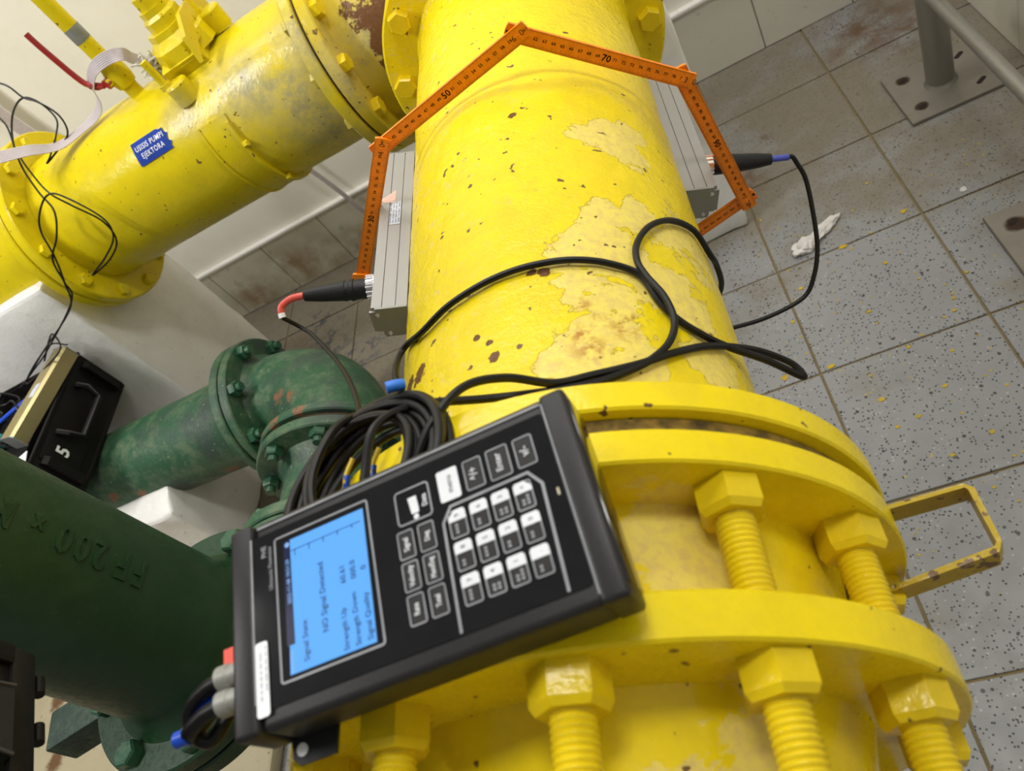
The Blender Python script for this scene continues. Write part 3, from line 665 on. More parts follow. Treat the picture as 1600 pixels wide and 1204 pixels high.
# ------------------------------------------------------------------ ultrasonic transducers
def transducer(name, ang, y0, y1, ycon, label, plate_label=True):
    t = math.radians(ang); er = Vector((math.cos(t), 0, math.sin(t))); et = Vector((0, 1, 0)).cross(er)
    if et.z < 0: et = -et
    c = Vector((AX, 0, AZ)); r0, r1, h = .1630, .2025, .0212
    T = empty(name, label, 'sensor', c + er * r0 + Y * y0 - Z * 0, 'ultrasonic transducers on the yellow pipe')
    # extruded profile with shallow grooves on the upper face
    pr = [(r0, -h), (r1 - .006, -h), (r1 - .006, -h + .006), (r1, -h + .006), (r1, h)]
    for g in (.0275, .0125): pr += [(r0 + g + .0006, h), (r0 + g + .0004, h - .0016), (r0 + g - .0004, h - .0016), (r0 + g - .0006, h)]
    pr += [(r0, h)]
    part('housing', prism(pr, c + Y * (y0 + .003), er, et, Y, y1 - y0 - .006), M['aluminium'], T, 25)
    ep = [(r0, -h), (r1 - .008, -h), (r1 - .008, -h + .010), (r1 + .0025, -h + .010), (r1 + .0025, h - .004), (r1 - .004, h - .004), (r1 - .004, h), (r0, h)]
    e1 = part('end_plate', prism(ep, c + Y * y0, er, et, Y, .003), M['alu_end'], T, 25)
    for rr, tt in ((r1 - .006, h - .008), (r1 - .014, -h + .006)):
        p = c + Y * y0 + er * rr + et * tt
        part('screw', join(lathe([(0, .0028), (.0012, .0026), (.0016, .0012)], p, -Y, 12), prism([(-.0022, -.0004), (.0022, -.0004), (.0022, .0004), (-.0022, .0004)], p - Y * .0016, er, et, -Y, .0002)), M['chrome'], e1, 30)
    part('end_plate', prism(ep, c + Y * (y1 - .003), er, et, Y, .003), M['alu_end'], T, 25)
    q = c + Y * ycon + er * r1 - et * .004
    so = part('connector_socket', join(lathe([(-.002, .0155), (.004, .0155), (.005, .0145), (.013, .0142), (.014, .0125)], q, er, 32), *[lathe([(.005, .0012), (.0135, .0012)], q + (et * math.cos(k * .393) + Y * math.sin(k * .393)) * .0143, er, 5) for k in range(16)]), M['chrome'], T, 30, 'knurled bright metal connector socket')
    if plate_label:
        lp_ = c + Y * (y0 + .168) + er * (r0 + .0200)+ et * (h + .0003)
        lb = part('type_label', prism(rrect(.0130, .046, .0008, 2), lp_, er, Y, et, .0002), M['silver_label'], T, None, 'small pale grey type label')
        ln = []
        random.seed(2)
        for k in range(4):
            yy = -.020
            while yy < .019:
                L = random.uniform(.003, .010); ln.append(prism([(-.0052 + k * .0034, yy), (-.0040 + k * .0034, yy), (-.0040 + k * .0034, min(.021, yy + L)), (-.0052 + k * .0034, min(.021, yy + L))], lp_ + et * .0002, er, Y, et, .0001)); yy += L + random.uniform(.001, .004)
        part('label_print', join(*ln), M['label_ink'], lb, None)
        part('pink_smear', prism([(-.010, -.018), (.004, -.014), (.009, -.008), (-.002, .002), (-.010, .010)], c + Y * (y0 + .205) + er * (r0 + .031) + et * (h + .0002), er, Y, et, .0001), M['red_label'], T, None, 'faded pink smear')
    return q, er, et
qL, erL, etL = transducer('ultrasonic_transducer', 156.5, .60, .90, .665, 'aluminium transducer bar on the left of the yellow pipe, red-sleeved cable plugged in')
qR, erR, etR = transducer('ultrasonic_transducer', -23.8, .745, 1.045, .825, 'aluminium transducer bar on the right of the yellow pipe, blue-sleeved cable plugged in', False)

def plug(root, q, er, L=.062):
    part('plug_body', lathe([(.010, .0118), (.028, .0118), (.029, .0128), (.033, .0128), (.034, .0118), (.038, .0118), (.039, .0124), (.044, .0116), (.070, .0095), (.088, .0070), (.089, .0050)], q, er, 24), M['black_plastic'], root, 30, 'black plug body')
CR = .0030
# left sensor cable
cl = empty('sensor_cable', 'thin black cable with a red sleeve plugged into the left transducer', 'cable', qL + erL * .04)
plug(cl, qL, erL)
e0 = qL + erL * .088
part('red_sleeve', tube([e0, e0 + erL * .016 + Vector((0, -.002, -.001)), e0 + erL * .030 + Vector((0, -.008, -.006)), e0 + erL * .034 + Vector((0, -.014, -.012))], .0042, 10, 6), M['red_sleeve'], cl, 60)
part('ferrule', tube([e0 + erL * .034 + Vector((0, -.014, -.012)), e0 + erL * .0345 + Vector((0, -.018, -.016))], .0044, 10, 2), M['white_print'], cl, 60)
part('cord', tube([e0 + erL * .0345 + Vector((0, -.018, -.016)), (-.494, .645, .842), (-.474, .622, .840), (-.4226, .548, .849), (-.3567, .447, .895), (-.3034, .358, .945), (-.296, .325, .972), (-.303, .292, .986), (-.300, .262, .990), (-.285, .232, .990), (-.262, .215, .990)], CR * .85, 8, 8), M['black_rubber'], cl, 60)
# right sensor cable
cr = empty('sensor_cable', 'thin black cable with a blue sleeve looping over the floor tiles from the right transducer', 'cable', qR + erR * .04)
plug(cr, qR, erR)
e1 = qR + erR * .088
part('blue_sleeve', tube([e1, e1 + erR * .012, e1 + erR * .0225], .0040, 10, 5), M['blue_sleeve'], cr, 60)
part('cord', tube([e1 + erR * .020, e1 + erR * .027, (0.0882, 0.8214, 0.6125), (0.0911, 0.8110, 0.5923), (0.0849, 0.7843, 0.5609), (0.0743, 0.7543, 0.5286), (0.0578, 0.7307, 0.5054), (0.0353, 0.7137, 0.4915), (-0.0139, 0.7013, 0.4955), (-0.0598, 0.6972, 0.5056), (-0.1050, 0.6955, 0.5178), (-.2, .67, .545), (-.30, .62, .55)], CR, 8, 8), M['black_rubber'], cr, 60)

# ------------------------------------------------------------------ orange folding rule
JT = [Vector(p) for p in ((-.4706, 0, .7749), (-.3313, 0, .9193), (-.1345, 0, .9512), (-.0001, 0, .8140), (.0151, 0, .6129))]
d45 = (Vector((-.0533, 0, .5952)) - JT[4]).normalized(); JT.append(JT[4] + d45 * .200)
dm1 = Vector((.80, 0, -.60)).normalized()
rule = empty('folding_rule', 'orange folding rule bent into a hexagon around the big yellow pipe', 'ruler', JT[2] + Y * .79)
secs = [(JT[0] + dm1 * .199, JT[0], None, -1), (JT[0], JT[1], 20, 0), (JT[1], JT[2], 40, 1), (JT[2], JT[3], 60, 2), (JT[3], JT[4], 80, 3), (JT[4], JT[5], 100, 4)]
RY, RT, RW = .7835, .0036, .0093
m_riv = mkmesh('rivet', lathe([(0, .0026), (.0005, .0026), (.0008, .0016)], (0, 0, 0), Z, 14), M['orange'], 30)
for a, b, n0, k in secs:
    u = (b - a).normalized(); v = Vector((0, -1, 0)).cross(u) * -1
    v = u.cross(Vector((0, 1, 0))) ; v = -v if v.dot(Vector((0,0,1))) * 0 + (u.cross(v)).y > 0 else v     # text-up so that u x v faces the camera (-Y)
    L = (b - a).length; ext = .0135; yo = RY + RT * 1.06 * k
    poly = []
    for i in range(7): t = math.radians(-60 + 120 * i / 6); poly.append((L + ext - .003 + .003 * math.cos(t) / 1, RW * math.sin(t) / math.sin(math.radians(60))))
    for i in range(7): t = math.radians(120 + 120 * i / 6); poly.append((-ext + .003 + .003 * math.cos(t), RW * math.sin(t) / math.sin(math.radians(120))))
    s = part('section', prism(poly, a + Y * (yo + RT), u, v, -Y, RT), M['orange'], rule, 30)
    pr = []
    org = a + Y * (yo - .0001)
    if n0 is not None:
        for mm in range(-10, int(L * 1000) + 11):
            hgt = .0048 if mm % 10 == 0 else .0036 if mm % 5 == 0 else .0024
            for sd in (1, -1):
                e = RW * .97
                pr.append(([org + u * (mm * .001 - .00012) + v * sd * e, org + u * (mm * .001 + .00012) + v * sd * e, org + u * (mm * .001 + .00012) + v * sd * (e - hgt * (1 if sd < 0 else .55)), org + u * (mm * .001 - .00012) + v * sd * (e - hgt * (1 if sd < 0 else .55))], [[0, 1, 2, 3]]))
        for cm in range(0, 22):
            val = n0 + cm; x_ = cm * .01
            if x_ > L + .011: continue
            if k > 0 and cm == 0: pass
            if val % 10 == 0:
                if cm in (0, 20) :
                    s_ = str(val); pr.append(text3d(s_[0], .0095, org + u * (x_ - .0052), u, v, -Y, 0)); pr.append(text3d(s_[1:], .0095, org + u * (x_ + .0052), u, v, -Y, 0))
                else: pr.append(text3d(str(val), .0105, org + u * x_, u, v, -Y, 0, bold=.0003))
            else: pr.append(text3d(str(val), .0050, org + u * x_ + v * .0005, u, v, -Y, 0, bold=.00015))
        part('scale_print', join(*pr), M['ink_rule'], s, None, fix=False)
    if k == 4:
        sg = text3d('bl-tec.de', .0085, a + u * .115 + Y * (yo - .0001) + v * (-.001), -u, -v, -Y, 0, bold=.0003)
        part('maker_print', sg, M['ink'], s, None, fix=False)
    if k >= 0: inst('rivet', m_riv, rule, b + Y * yo, zmat(-Y))
    # stepped metal hinge clip visible at the overlapping ends
    part('hinge_clip', prism([(-.0125, -.0020), (-.0085, -.0020), (-.0085, .0020), (-.0125, .0020)], a + Y * (yo - .0002), u, v, -Y, .0003), M['hole'], s, None)

# ------------------------------------------------------------------ handheld flowmeter
MC = Vector((-.2071, .1836, 1.0117)); mx = Vector((-.1171, .9818, .1496)).normalized(); my = Vector((-.9882, -.1301, .0802)); mz = Vector((.0982, -.1384, .9855)).normalized(); my = mz.cross(mx).normalized()
fm = empty('flowmeter', 'black handheld ultrasonic flowmeter with lit blue screen lying on the yellow joint', 'flowmeter', MC - mz * .032)
def mp(x, y, z=0.0): return MC + mx * (x * .001) + my * (y * .001) + mz * (z * .001)
def slab(poly, z0, z1): return prism([(p[0] * .001, p[1] * .001) for p in poly], mp(0, 0, z0), mx, my, mz, (z1 - z0) * .001)
def rr_at(cx, cy, w, h, r=1.2): return [(cx + p[0], cy + p[1]) for p in rrect(w, h, r, 3)]
def frame_poly(outer, inner, z):
    n_ = len(outer); V = [mp(*p, z) for p in outer] + [mp(*p, z) for p in inner]; return V, [[i, (i + 1) % n_, n_ + (i + 1) % n_, n_ + i] for i in range(n_)]
def outline(cx, cy, w, h, t, r, z): return frame_poly(rr_at(cx, cy, w, h, r), rr_at(cx, cy, w - 2 * t, h - 2 * t, max(.2, r - t)), z)
part('housing', box(mp(0, -2, -15.5), (.0565, .0905, .0150), (mx, my, mz), .004, 3), M['bezel'], fm, 40)
part('end_cap', box(mp(0, 96.5, -14.5), (.0570, .0075, .0160), (mx, my, mz), .003, 3), M['bezel'], fm, 40)
ec = part('end_cap', box(mp(0, -97.0, -14.5), (.0570, .0072, .0155), (mx, my, mz), .003, 3), M['bezel'], fm, 40)
part('end_gasket', box(mp(0, -103.8, -15), (.050, .0014, .0125), (mx, my, mz), .001, 2), M['panel_gloss'], ec, 40, 'glossy end face')
ov = part('front_overlay', slab(rr_at(0, 0.5, 94, 180, 2), -0.6, .15), M['panel_gloss'], fm, 30, 'glossy black front panel')
part('side_ridge', box(mp(52, -2, -.2), (.0008, .088, .0006), (mx, my, mz), .0003, 1), M['key_line'], fm, 40)
part('side_ridge', box(mp(0, -91, -.2), (.052, .0008, .0006), (mx, my, mz), .0003, 1), M['key_line'], fm, 40)
part('side_ridge', box(mp(2, 90.4, .2), (.045, .0009, .0007), (mx, my, mz), .0003, 1), M['key_line'], fm, 40)
Zp = .35
sc = part('screen', slab([(-34.8, 20), (37.4, 18.6), (37.4, 66.5), (-34.6, 69.5)], .16, .22), M['screen'], fm, None, 'lit blue display')
part('screen_frame', outline(2, 45.2, 79.5, 60, 1.1, 2.0, Zp), M['key_line'], fm, None, fix=False)
def lt(s, size, x, y, bold=.00012, align='LEFT', sx=1.0, z=.30): return text3d(s, size * .001, mp(x, y, z), mx, my, mz, 0, align, sx, bold)
part('screen_text', join(lt('Signal State', 4.6, -31, 59.2), lt('NO Signal Detected', 5.0, -20.5, 47.2, sx=.92), lt('Strength Up', 4.4, -33.5, 36.3), lt('60.61', 4.6, .5, 34.6), lt('Strength Down', 4.4, -33.3, 29.6), lt('000.0', 4.6, .8, 28.4), lt('Signal Quality', 4.4, -32.8, 22.8), lt('0', 4.6, 3.6, 22.3),
     *[slab([(27.0 + k * .4, 62.5 - k * 9), (31.0, 62.5 - k * 9), (31.0, 61.9 - k * 9), (27.0 + k * .4, 61.9 - k * 9)], .29, .30) for k in range(5)], slab([(30.4, 21), (30.9, 21), (30.9, 65), (30.4, 65)], .29, .30)), M['screen_ink'], sc, None, fix=False)
part('status_bar', slab([(-20, 65.6), (37.4, 65.0), (37.4, 69.2), (-20, 70.4)], .24, .28), M['screen_bar'], sc, None)
part('status_text', join(lt('2022-11-08 10:51:29', 3.0, 1.5, 67.2, z=.32), slab(rr_at(35.0, 66.9, 3, 3, 1.4), .30, .32), *[slab([(-34 + 2 * k, 68.8), (-32.6 + 2 * k, 68.8), (-32.6 + 2 * k, 67.4), (-34 + 2 * k, 67.4)], .30, .32) for k in range(6)]), M['screen_text'], sc, None, fix=False)
# printed keypad
kl, kw, kd, kg = [], [], [], []
def key(cx, cy, w, h, s=None, size=4.4, sx=.85, w_=.55): 
    kl.append(outline(cx, cy, w, h, .75, 1.4, Zp)); kd.append(slab(rr_at(cx, cy, w - 2.4, h - 2.4, .4), .16, .20))
    if s: kw.append(text3d(s, size * .001, mp(cx, cy, Zp), mx, my, mz, 0, 'CENTER', sx, .00022))
for s, cx in (('Rate', -27), ('Velocity', -10), ('Signal', 7)): key(cx, -3.4, 15.4, 9.4, s, 4.2, .8)
for s, cx in (('Total', -27), ('Mem/Eng', -10), ('Diag', 7)): key(cx, -15.3, 15.4, 9.4, s, 4.0, .72)
kl.append(outline(27.3, -10.8, 20, 20.6, .9, 2.4, Zp)); kw.append(slab(rr_at(19.8, -11.5, 3.0, 3.0, 1.4), Zp, Zp + .02)); kw.append(slab([(21.8, -9.2), (31.5, -8.0), (31.5, -13.0), (24, -13.6), (21.8, -13.4)], Zp, Zp + .02)); kw.append(text3d('Data', .0042, mp(27, -17.4, Zp), mx, my, mz, 0, 'CENTER', .85, .0002))
kw.append(slab(rr_at(29.6, -32.2, 18, 12, 1.2), Zp, Zp + .02)); kg.append(text3d('menu', .0046, mp(29.6, -32.8, Zp + .06), mx, my, mz, 0, 'CENTER', 1, .0002))
key(29.8, -46.8, 17.4, 10.8, '^/+', 6.5); key(29.8, -61.2, 18, 12.4, 'Enter', 5.0, .95); key(29.8, -75.8, 17.2, 10.8, 'v/-', 6.5)
dg = [['7', '8', '9'], ['4', '5', '6'], ['1', '2', '3'], ['.', '0', '<']]
random.seed(11)
for r_ in range(4):
    for c_ in range(3):
        cx, cy = (-27.6, -10.3, 6.9)[c_], -33.0 - 12.2 * r_; w, h = 15.2, 9.7
        ot = rr_at(cx, cy, w, h, 1.4); it = rr_at(cx, cy, w - 1.5, h - 1.5, .7); kl.append(frame_poly(ot, it, Zp)); kd.append(slab(rr_at(cx, cy, w - 2.4, h - 2.4, .4), .16, .20))
        q = [(cx + 1.6, cy - 4.85), (cx + 1.6, cy + 4.85), (cx + 6.0, cy + 4.85), (cx + 7.6, cy + 3.6), (cx + 7.6, cy - 3.6), (cx + 6.0, cy - 4.85)]
        if c_ == 2 and r_ == 0: q[2], q[3] = (cx + 4.0, cy + 4.85), (cx + 7.6, cy + 1.2)
        if c_ == 2 and r_ == 3: q[4], q[5] = (cx + 7.6, cy - 1.2), (cx + 4.0, cy - 4.85)
        kw.append(slab(q[::-1], Zp, Zp + .02)); kg.append(text3d(dg[r_][c_], .0036, mp(cx + 4.4, cy, Zp + .06), mx, my, mz, 0, 'CENTER', 1, .00015))
        for ln in range(random.choice((1, 1, 2))):
            for b_ in range(random.choice((2, 3))):
                x0 = cx - 5.2 + b_ * 1.9; y0 = cy + 1.8 - 2.6 * ln; kl.append(slab([(x0, y0), (x0 + 1.4, y0), (x0 + 1.4, y0 - 1.5), (x0, y0 - 1.5)], Zp, Zp + .01))
fo = [(-46, -22.8), (10, -24.6), (18.0, -30.4), (18.6, -74.6), (9.5, -80.8), (-46, -78.6)]; fi = [(-46, -24.2), (9.6, -26.0), (16.6, -31.2), (17.1, -73.9), (9.2, -79.2), (-46, -77.1)]
Vf = [mp(*p, Zp) for p in fo] + [mp(*p, Zp) for p in fi]; kl.append((Vf, [[i, i + 1, 7 + i, 6 + i] for i in range(5)]))
part('key_outlines', join(*kl), M['key_line'], ov, None, fix=False)
part('key_faces', join(*kd), M['bezel'], ov, None)
part('key_lettering', join(*kw), M['key_white'], ov, None)
part('key_digits', join(*kg), M['key_dark'], ov, None, fix=False)
part('name_print', join(text3d('PHE', .0042, mp(36.5, 81.8, Zp), mx, my, mz, 0, 'CENTER', .95, .0003), text3d('Ultrasonic Flowmeter', .0036, mp(26, 78.1, Zp), mx, my, mz, 0, 'CENTER', .80, .00015)), M['key_line'], ov, None, fix=False)
ws = part('white_sticker', slab(rr_at(-31.2, 85.4, 37, 7.6, 1.6), .9, 1.1), M['white_print'], fm, None, 'white rounded sticker with two faint lines of print')
fl = []
random.seed(4)
for r_ in range(2):
    x_ = -42 + 4 * r_
    while x_ < -15 - 2 * (1 - r_):
        L = random.uniform(1.5, 4.5); fl.append(slab([(x_, 86.6 - 3.2 * r_), (x_ + L, 86.6 - 3.2 * r_), (x_ + L, 85.4 - 3.2 * r_), (x_, 85.4 - 3.2 * r_)], 1.15, 1.2)); x_ += L + 1.1
part('sticker_print', join(*fl), M['silver_label'], ws, None)
part('dirt_speck', slab(rr_at(2, -86.5, 4, 1.2, .5), .2, .4), M['ribbon_back'], fm, None)
part('belt_bracket', slab([(-69, 66), (-40, 60), (-40, 92), (-65, 91), (-69, 87)], -30, -28), M['black_plastic'], fm, 30, 'black mounting bracket under the meter')
part('bracket_hole', lathe([(0, .0032), (.0006, .0032)], mp(-62, 85, -27.9), mz, 14), M['white_print'], fm, None)

# leads plugged into the meter's left end
ld1 = empty('meter_lead', 'short black lead with a dull metal plug and red ring at the meter end', 'cable', mp(-18, 112, -14))
for nm, lx, root in (('a', -17.5, ld1),):
    part('plug', lathe([(0, .0062), (.010, .0062), (.011, .0070), (.018, .0070)], mp(lx, 104, -13), my, 20), M['dull_nickel'], root, 30)
    part('red_ring', prism([(-.004, -.012), (.006, -.012), (.006, .006), (-.004, .006)], mp(lx + 8, 112, -16), mx, my, mz, .006), M['red_plastic'], root, 30)
    part('cord', tube([mp(lx, 120, -13), mp(lx - 1, 132, -14), mp(lx - 6, 146, -18), mp(lx - 16, 152, -26), mp(lx - 22, 146, -32), mp(lx - 14, 138, -34), mp(lx + 4, 130, -40), mp(lx + 25, 118, -46), mp(lx + 45, 108, -50), mp(lx + 62, 96, -55)], .0042, 10, 8), M['black_rubber'], root, 60)
ld2 = empty('meter_lead', 'second black lead with dull metal plug and blue clip beside the green flange', 'cable', mp(-31, 112, -14))
part('plug', lathe([(0, .0062), (.010, .0062), (.011, .0070), (.018, .0070)], mp(-30.5, 104, -13), my, 20), M['dull_nickel'], ld2, 30)
part('cord', tube([mp(-30.5, 120, -13), mp(-32, 134, -14), mp(-36, 147, -18), mp(-35, 154, -28), mp(-20, 150, -40), mp(8, 132, -50), mp(35, 114, -58)], .0045, 10, 8), M['black_rubber'], ld2, 60)
part('blue_clip', join(slab([(-36, 150), (-26, 148), (-14, 124), (-20, 124)], -26, -18), lathe([(0, .0045), (.008, .0045)], mp(-37, 149, -20), my, 14)), M['blue_plastic'], ld2, 30, 'bright blue plastic clip')

# ------------------------------------------------------------------ black cables draped over the main pipe
cA = [(-.262, .225, .990), (-.285, .240, .992), (-.294, .275, .994), (-.284, .312, .990), (-.281, .345, .962), (-.2938, .4014, .9087), (-.3093, .4423, .8968), (-.3156, .4760, .8850), (-.305, .4850, .8870), (-.2771, .4703, .9047), (-.2424, .4718, .9173), (-.2079, .4736, .9218), (-.1784, .4750, .9200), (-.1520, .4753, .9136), (-.1280, .4743, .9036), (-.1061, .4701, .8901), (-.0866, .4604, .8735), (-.0786, .4335, .8648), (-.0700, .4165, .8540), (-.0574, .4090, .8340), (-.0440, .4100, .8080),
      (-.0215, .4040, .7830), (-.0030, .3990, .7560), (-.0002, .4000, .7545), (-.0060, .4110, .7610), (-.0240, .4180, .7800), (-.0440, .4110, .8080), (-.0600, .3960, .8370), (-.0795, .3745, .8670), (-.0999, .3588, .8870), (-.1282, .3480, .9060), (-.1520, .3400, .9220), (-.172, .330, .955), (-.190, .312, .980), (-.208, .285, .988), (-.222, .258, .986)]
single('draped_cable', tube(cA, CR, 8, 8), M['black_rubber'], (-.13, .43, .92), 'black cable arching over the yellow pipe and looping out to the right beside the flange', 'cable')
cB = [(-.06, .60, .66), (-.042, .585, .70), (-.0372, .5753, .7400), (-.0380, .5673, .7650), (-.0425, .5737, .7952), (-.0556, .5560, .8324), (-.0709, .5296, .8583), (-.0827, .4986, .8724), (-.0851, .4729, .8769), (-.0815, .4548, .8741), (-.0731, .4316, .8677), (-.0711, .4071, .8645), (-.0779, .3841, .8693), (-.0917, .3645, .8803), (-.1084, .3513, .8927), (-.1288, .3406, .9060), (-.16, .334, .924), (-.195, .330, .944), (-.228, .318, .975), (-.245, .295, .995), (-.252, .265, .993), (-.255, .228, .990)]
single('draped_cable', tube(cB, CR, 8, 8), M['black_rubber'], (-.08, .47, .87), 'black cable making a tight round loop on the right flank of the yellow pipe', 'cable')
# coil of spare cable behind the meter
coil = empty('cable_coil', 'thick coil of black cable lying on the yellow flange, tucked under the flowmeter', 'cable coil', (-.275, .27, .955))
cc = Vector((-.272, .268, .977)); ca = Vector((-.10, .10, .98)).normalized(); _, cu, cw = frame(ca)
random.seed(8)
loops = []
for k in range(14):
    R0 = .046 + .0016 * k + random.uniform(-.002, .002); off = ca * (((k * 5) % 7 - 3) * .0022 + .002) + Vector((random.uniform(-.003, .014), random.uniform(-.004, .004), 0)); ph = random.random() * 6
    pts = []
    for i in range(16):
        a = 2 * math.pi * i / 16; p = cu * math.cos(a) * R0 * 1.04 + cw * math.sin(a) * R0 + ca * (math.sin(a * 2 + ph) * .0018); pts.append(cc + off + p)
    loops.append(pts)
for pts in loops: part('loop', tube(pts, CR * 1.05, 8, 5, True), M['black_rubber'], coil, 60)
part('cable_tie', tube([Vector((-.243, .329, .990)), Vector((-.238, .331, .987)), Vector((-.234, .333, .983))], .0040, 8, 4), M['tie'], coil, 60, 'bright blue cable tie')
for dx, mt in ((0, 'yellow_sleeve'), (.016, 'yellow_sleeve')):
    b0 = cc + Vector((-.012 + dx * 1.3, -.012, -.008)); part('wire_end', tube([b0, b0 + Vector((.006, .018, .012)), b0 + Vector((.014, .030, .016))], .0018, 6, 4), M[mt], coil, 60)
    part('wire_end', tube([b0 + Vector((.004, .012, .008)), b0 + Vector((.008, .021, .013))], .0023, 6, 3), M['blue_plastic'], coil, 60)

# ------------------------------------------------------------------ ribbon cable and thin wires on the suction pipe
def ribbon(pts, normals, w, mats, n=6, nl=7):
    C = catmull(pts, n); Nn = catmull(normals, n); v, f, mi = [], [], []
    cuts = []
    for k in range(nl): cuts += [(k + .0) / nl, (k + .72) / nl]
    cuts.append(1.0); m_ = len(cuts)
    for i, c in enumerate(C):
        t = (C[min(i + 1, len(C) - 1)] - C[max(i - 1, 0)]).normalized(); nn = Nn[i] - t * Nn[i].dot(t); nn.normalize(); s = t.cross(nn)
        for q in cuts: v.append(c + s * (q - .5) * w + nn * .0006)
        for q in cuts: v.append(c + s * (q - .5) * w - nn * .0006)
    for i in range(len(C) - 1):
        a, b = i * 2 * m_, (i + 1) * 2 * m_
        for k in range(m_ - 1):
            f.append([a + k, a + k + 1, b + k + 1, b + k]); mi.append(k % 2)
            f.append([a + m_ + k, b + m_ + k, b + m_ + k + 1, a + m_ + k + 1]); mi.append(2)
        f.append([a, b, b + m_, a + m_]); mi.append(0); f.append([a + m_ - 1, a + 2 * m_ - 1, b + 2 * m_ - 1, b + m_ - 1]); mi.append(0)
    return v, f, mi
RB = [M['ribbon_white'], M['ribbon_line'], M['ribbon_back']]
rp = [(-1.358,1.470,1.011),(-1.318,1.470,0.995),(-1.280,1.500,0.968),(-1.247,1.535,0.935),(-1.194,1.565,0.928),(-1.148,1.580,0.932),(-1.118,1.583,0.950),(-1.102,1.580,0.981),(-1.064,1.572,1.004),(-1.019,1.568,1.008),(-0.984,1.570,0.998),(-0.980,1.585,0.975),(-0.958,1.600,0.940)]
rn = [(0, -.7, .7), (0, -.7, .7), (0, -.65, .75), (0, -.5, .85), (-.1, -.4, .9), (-.7, -.5, .3), (-.8, -.5, .1), (-.7, -.6, .3), (-.3, -.8, .5), (.0, -.9, .3), (.5, -.7, .5), (.7, -.4, .4), (.6, -.3, .7)]
single('ribbon_cable', ribbon(rp, rn, .026, RB), RB, (-1.2, 1.57, .92), 'white flat cable with purple stripes draped over the labelled pipe and the thin upright pipe', 'flat cable')
single('ribbon_cable', ribbon([(-1.742, 2.06, 1.30), (-1.725, 2.06, 1.016), (-1.709, 2.06, .891), (-1.697, 2.06, .829), (-1.68, 2.06, .70)], [(0, -1, .1)] * 5, .045, RB), RB, (-1.6, 2.05, .9),
       'white flat cable with purple stripes slanting down the back wall behind the flange', 'flat cable')
single('ribbon_cable', ribbon([(-1.135, 2.06, .50), (-1.110, 2.06, .403), (-1.079, 2.058, .290), (-1.044, 2.045, .139)], [(0, -1, .2)] * 4, .016, RB, nl=4), RB, (-.9, 2.04, .4), 'narrow grey flat cable slanting down the wall below the labelled pipe', 'flat cable')
w1 = [(-1.40,1.66,1.12),(-1.288,1.620,1.076),(-1.260,1.600,1.034),(-1.235,1.590,1.012),(-1.213,1.575,0.973),(-1.222,1.560,0.939),(-1.255,1.540,0.929),(-1.291,1.520,0.923),(-1.272,1.526,0.931),(-1.242,1.556,0.951),(-1.221,1.571,0.973),(-1.233,1.588,1.014),(-1.262,1.598,1.034),(-1.289,1.570,1.026),(-1.313,1.530,0.993),(-1.320,1.490,0.950),(-1.310,1.450,0.903),(-1.298,1.420,0.863),(-1.321,1.385,0.827),(-1.358,1.360,0.800),(-1.383,1.350,0.749),(-1.414,1.345,0.704),(-1.597,1.345,0.630),(-1.688,1.340,0.602),(-1.747,1.320,0.588)]
single('thin_wire', tube(w1, .0021, 6, 8), M['black_rubber'], (-1.3, 1.5, .92), 'thin black wire hanging in loops over the left flange down to the open case', 'wire')
w2 = [(-1.42,1.62,1.10),(-1.330,1.580,1.032),(-1.328,1.530,0.975),(-1.313,1.490,0.940),(-1.284,1.440,0.896),(-1.259,1.425,0.854),(-1.229,1.415,0.794),(-1.238,1.405,0.746),(-1.286,1.395,0.721),(-1.353,1.390,0.712),(-1.286,1.391,0.732),(-1.232,1.401,0.758),(-1.220,1.413,0.801),(-1.254,1.426,0.876),(-1.280,1.426,0.895),(-1.323,1.416,0.878),(-1.347,1.396,0.850),(-1.352,1.365,0.802),(-1.379,1.344,0.748),(-1.431,1.339,0.693),(-1.611,1.339,0.632),(-1.703,1.330,0.600)]
single('thin_wire', tube(w2, .0021, 6, 8), M['black_rubber'], (-1.25, 1.4, .80), 'thin black wire with a long side loop in front of the labelled pipe barrel', 'wire')

# ------------------------------------------------------------------ open hard case at the left
CX0, CX1, CY0, CY1, CZ0, CZ1 = -1.90, -1.60, 1.035, 1.390, .412, .560
case = empty('equipment_case', 'open black hard case marked 5 resting on the mottled green pipe', 'case', ((CX0 + CX1) / 2, 1.2, CZ0))
part('case_wall', rbox(CX1 - .012, CX1, CY0 + .01, CY1 - .01, CZ0 + .012, CZ1, .004), M['case_plastic'], case, 40)
part('case_wall', rbox(CX0, CX0 + .012, CY0 + .01, CY1 - .01, CZ0 + .012, CZ1, .004), M['case_plastic'], case, 40)
part('case_wall', rbox(CX0, CX1, CY0, CY0 + .012, CZ0 + .008, CZ1, .004), M['case_plastic'], case, 40)
part('case_wall', rbox(CX0, CX1, CY1 - .012, CY1, CZ0 + .008, CZ1, .004), M['case_plastic'], case, 40)
part('case_floor', rbox(CX0, CX1, CY0, CY1, CZ0, CZ0 + .015, .006), M['case_plastic'], case, 40)
rim = [(CX0 + .005, CY0 + .005), (CX1 - .0, CY0 + .005), (CX1 - .0, CY1 - .005), (CX0 + .005, CY1 - .005)]
part('rim', tube([(p[0], p[1], CZ1) for p in rim for _ in (0,)] , .006, 8, 1, True, False), M['case_plastic'], case, 40)
for yy in (CY0 + .075, CY1 - .075): part('end_rib', prism([(0, -.055), (.018, -.05), (.018, .045), (.010, .055), (0, .055)], (CX1, yy - .035 if yy < 1.2 else yy + .035, (CZ0 + CZ1) / 2), X, Z, Y, .022 if yy > 1.2 else -.022), M['case_plastic'], case, 30)
hz = .505
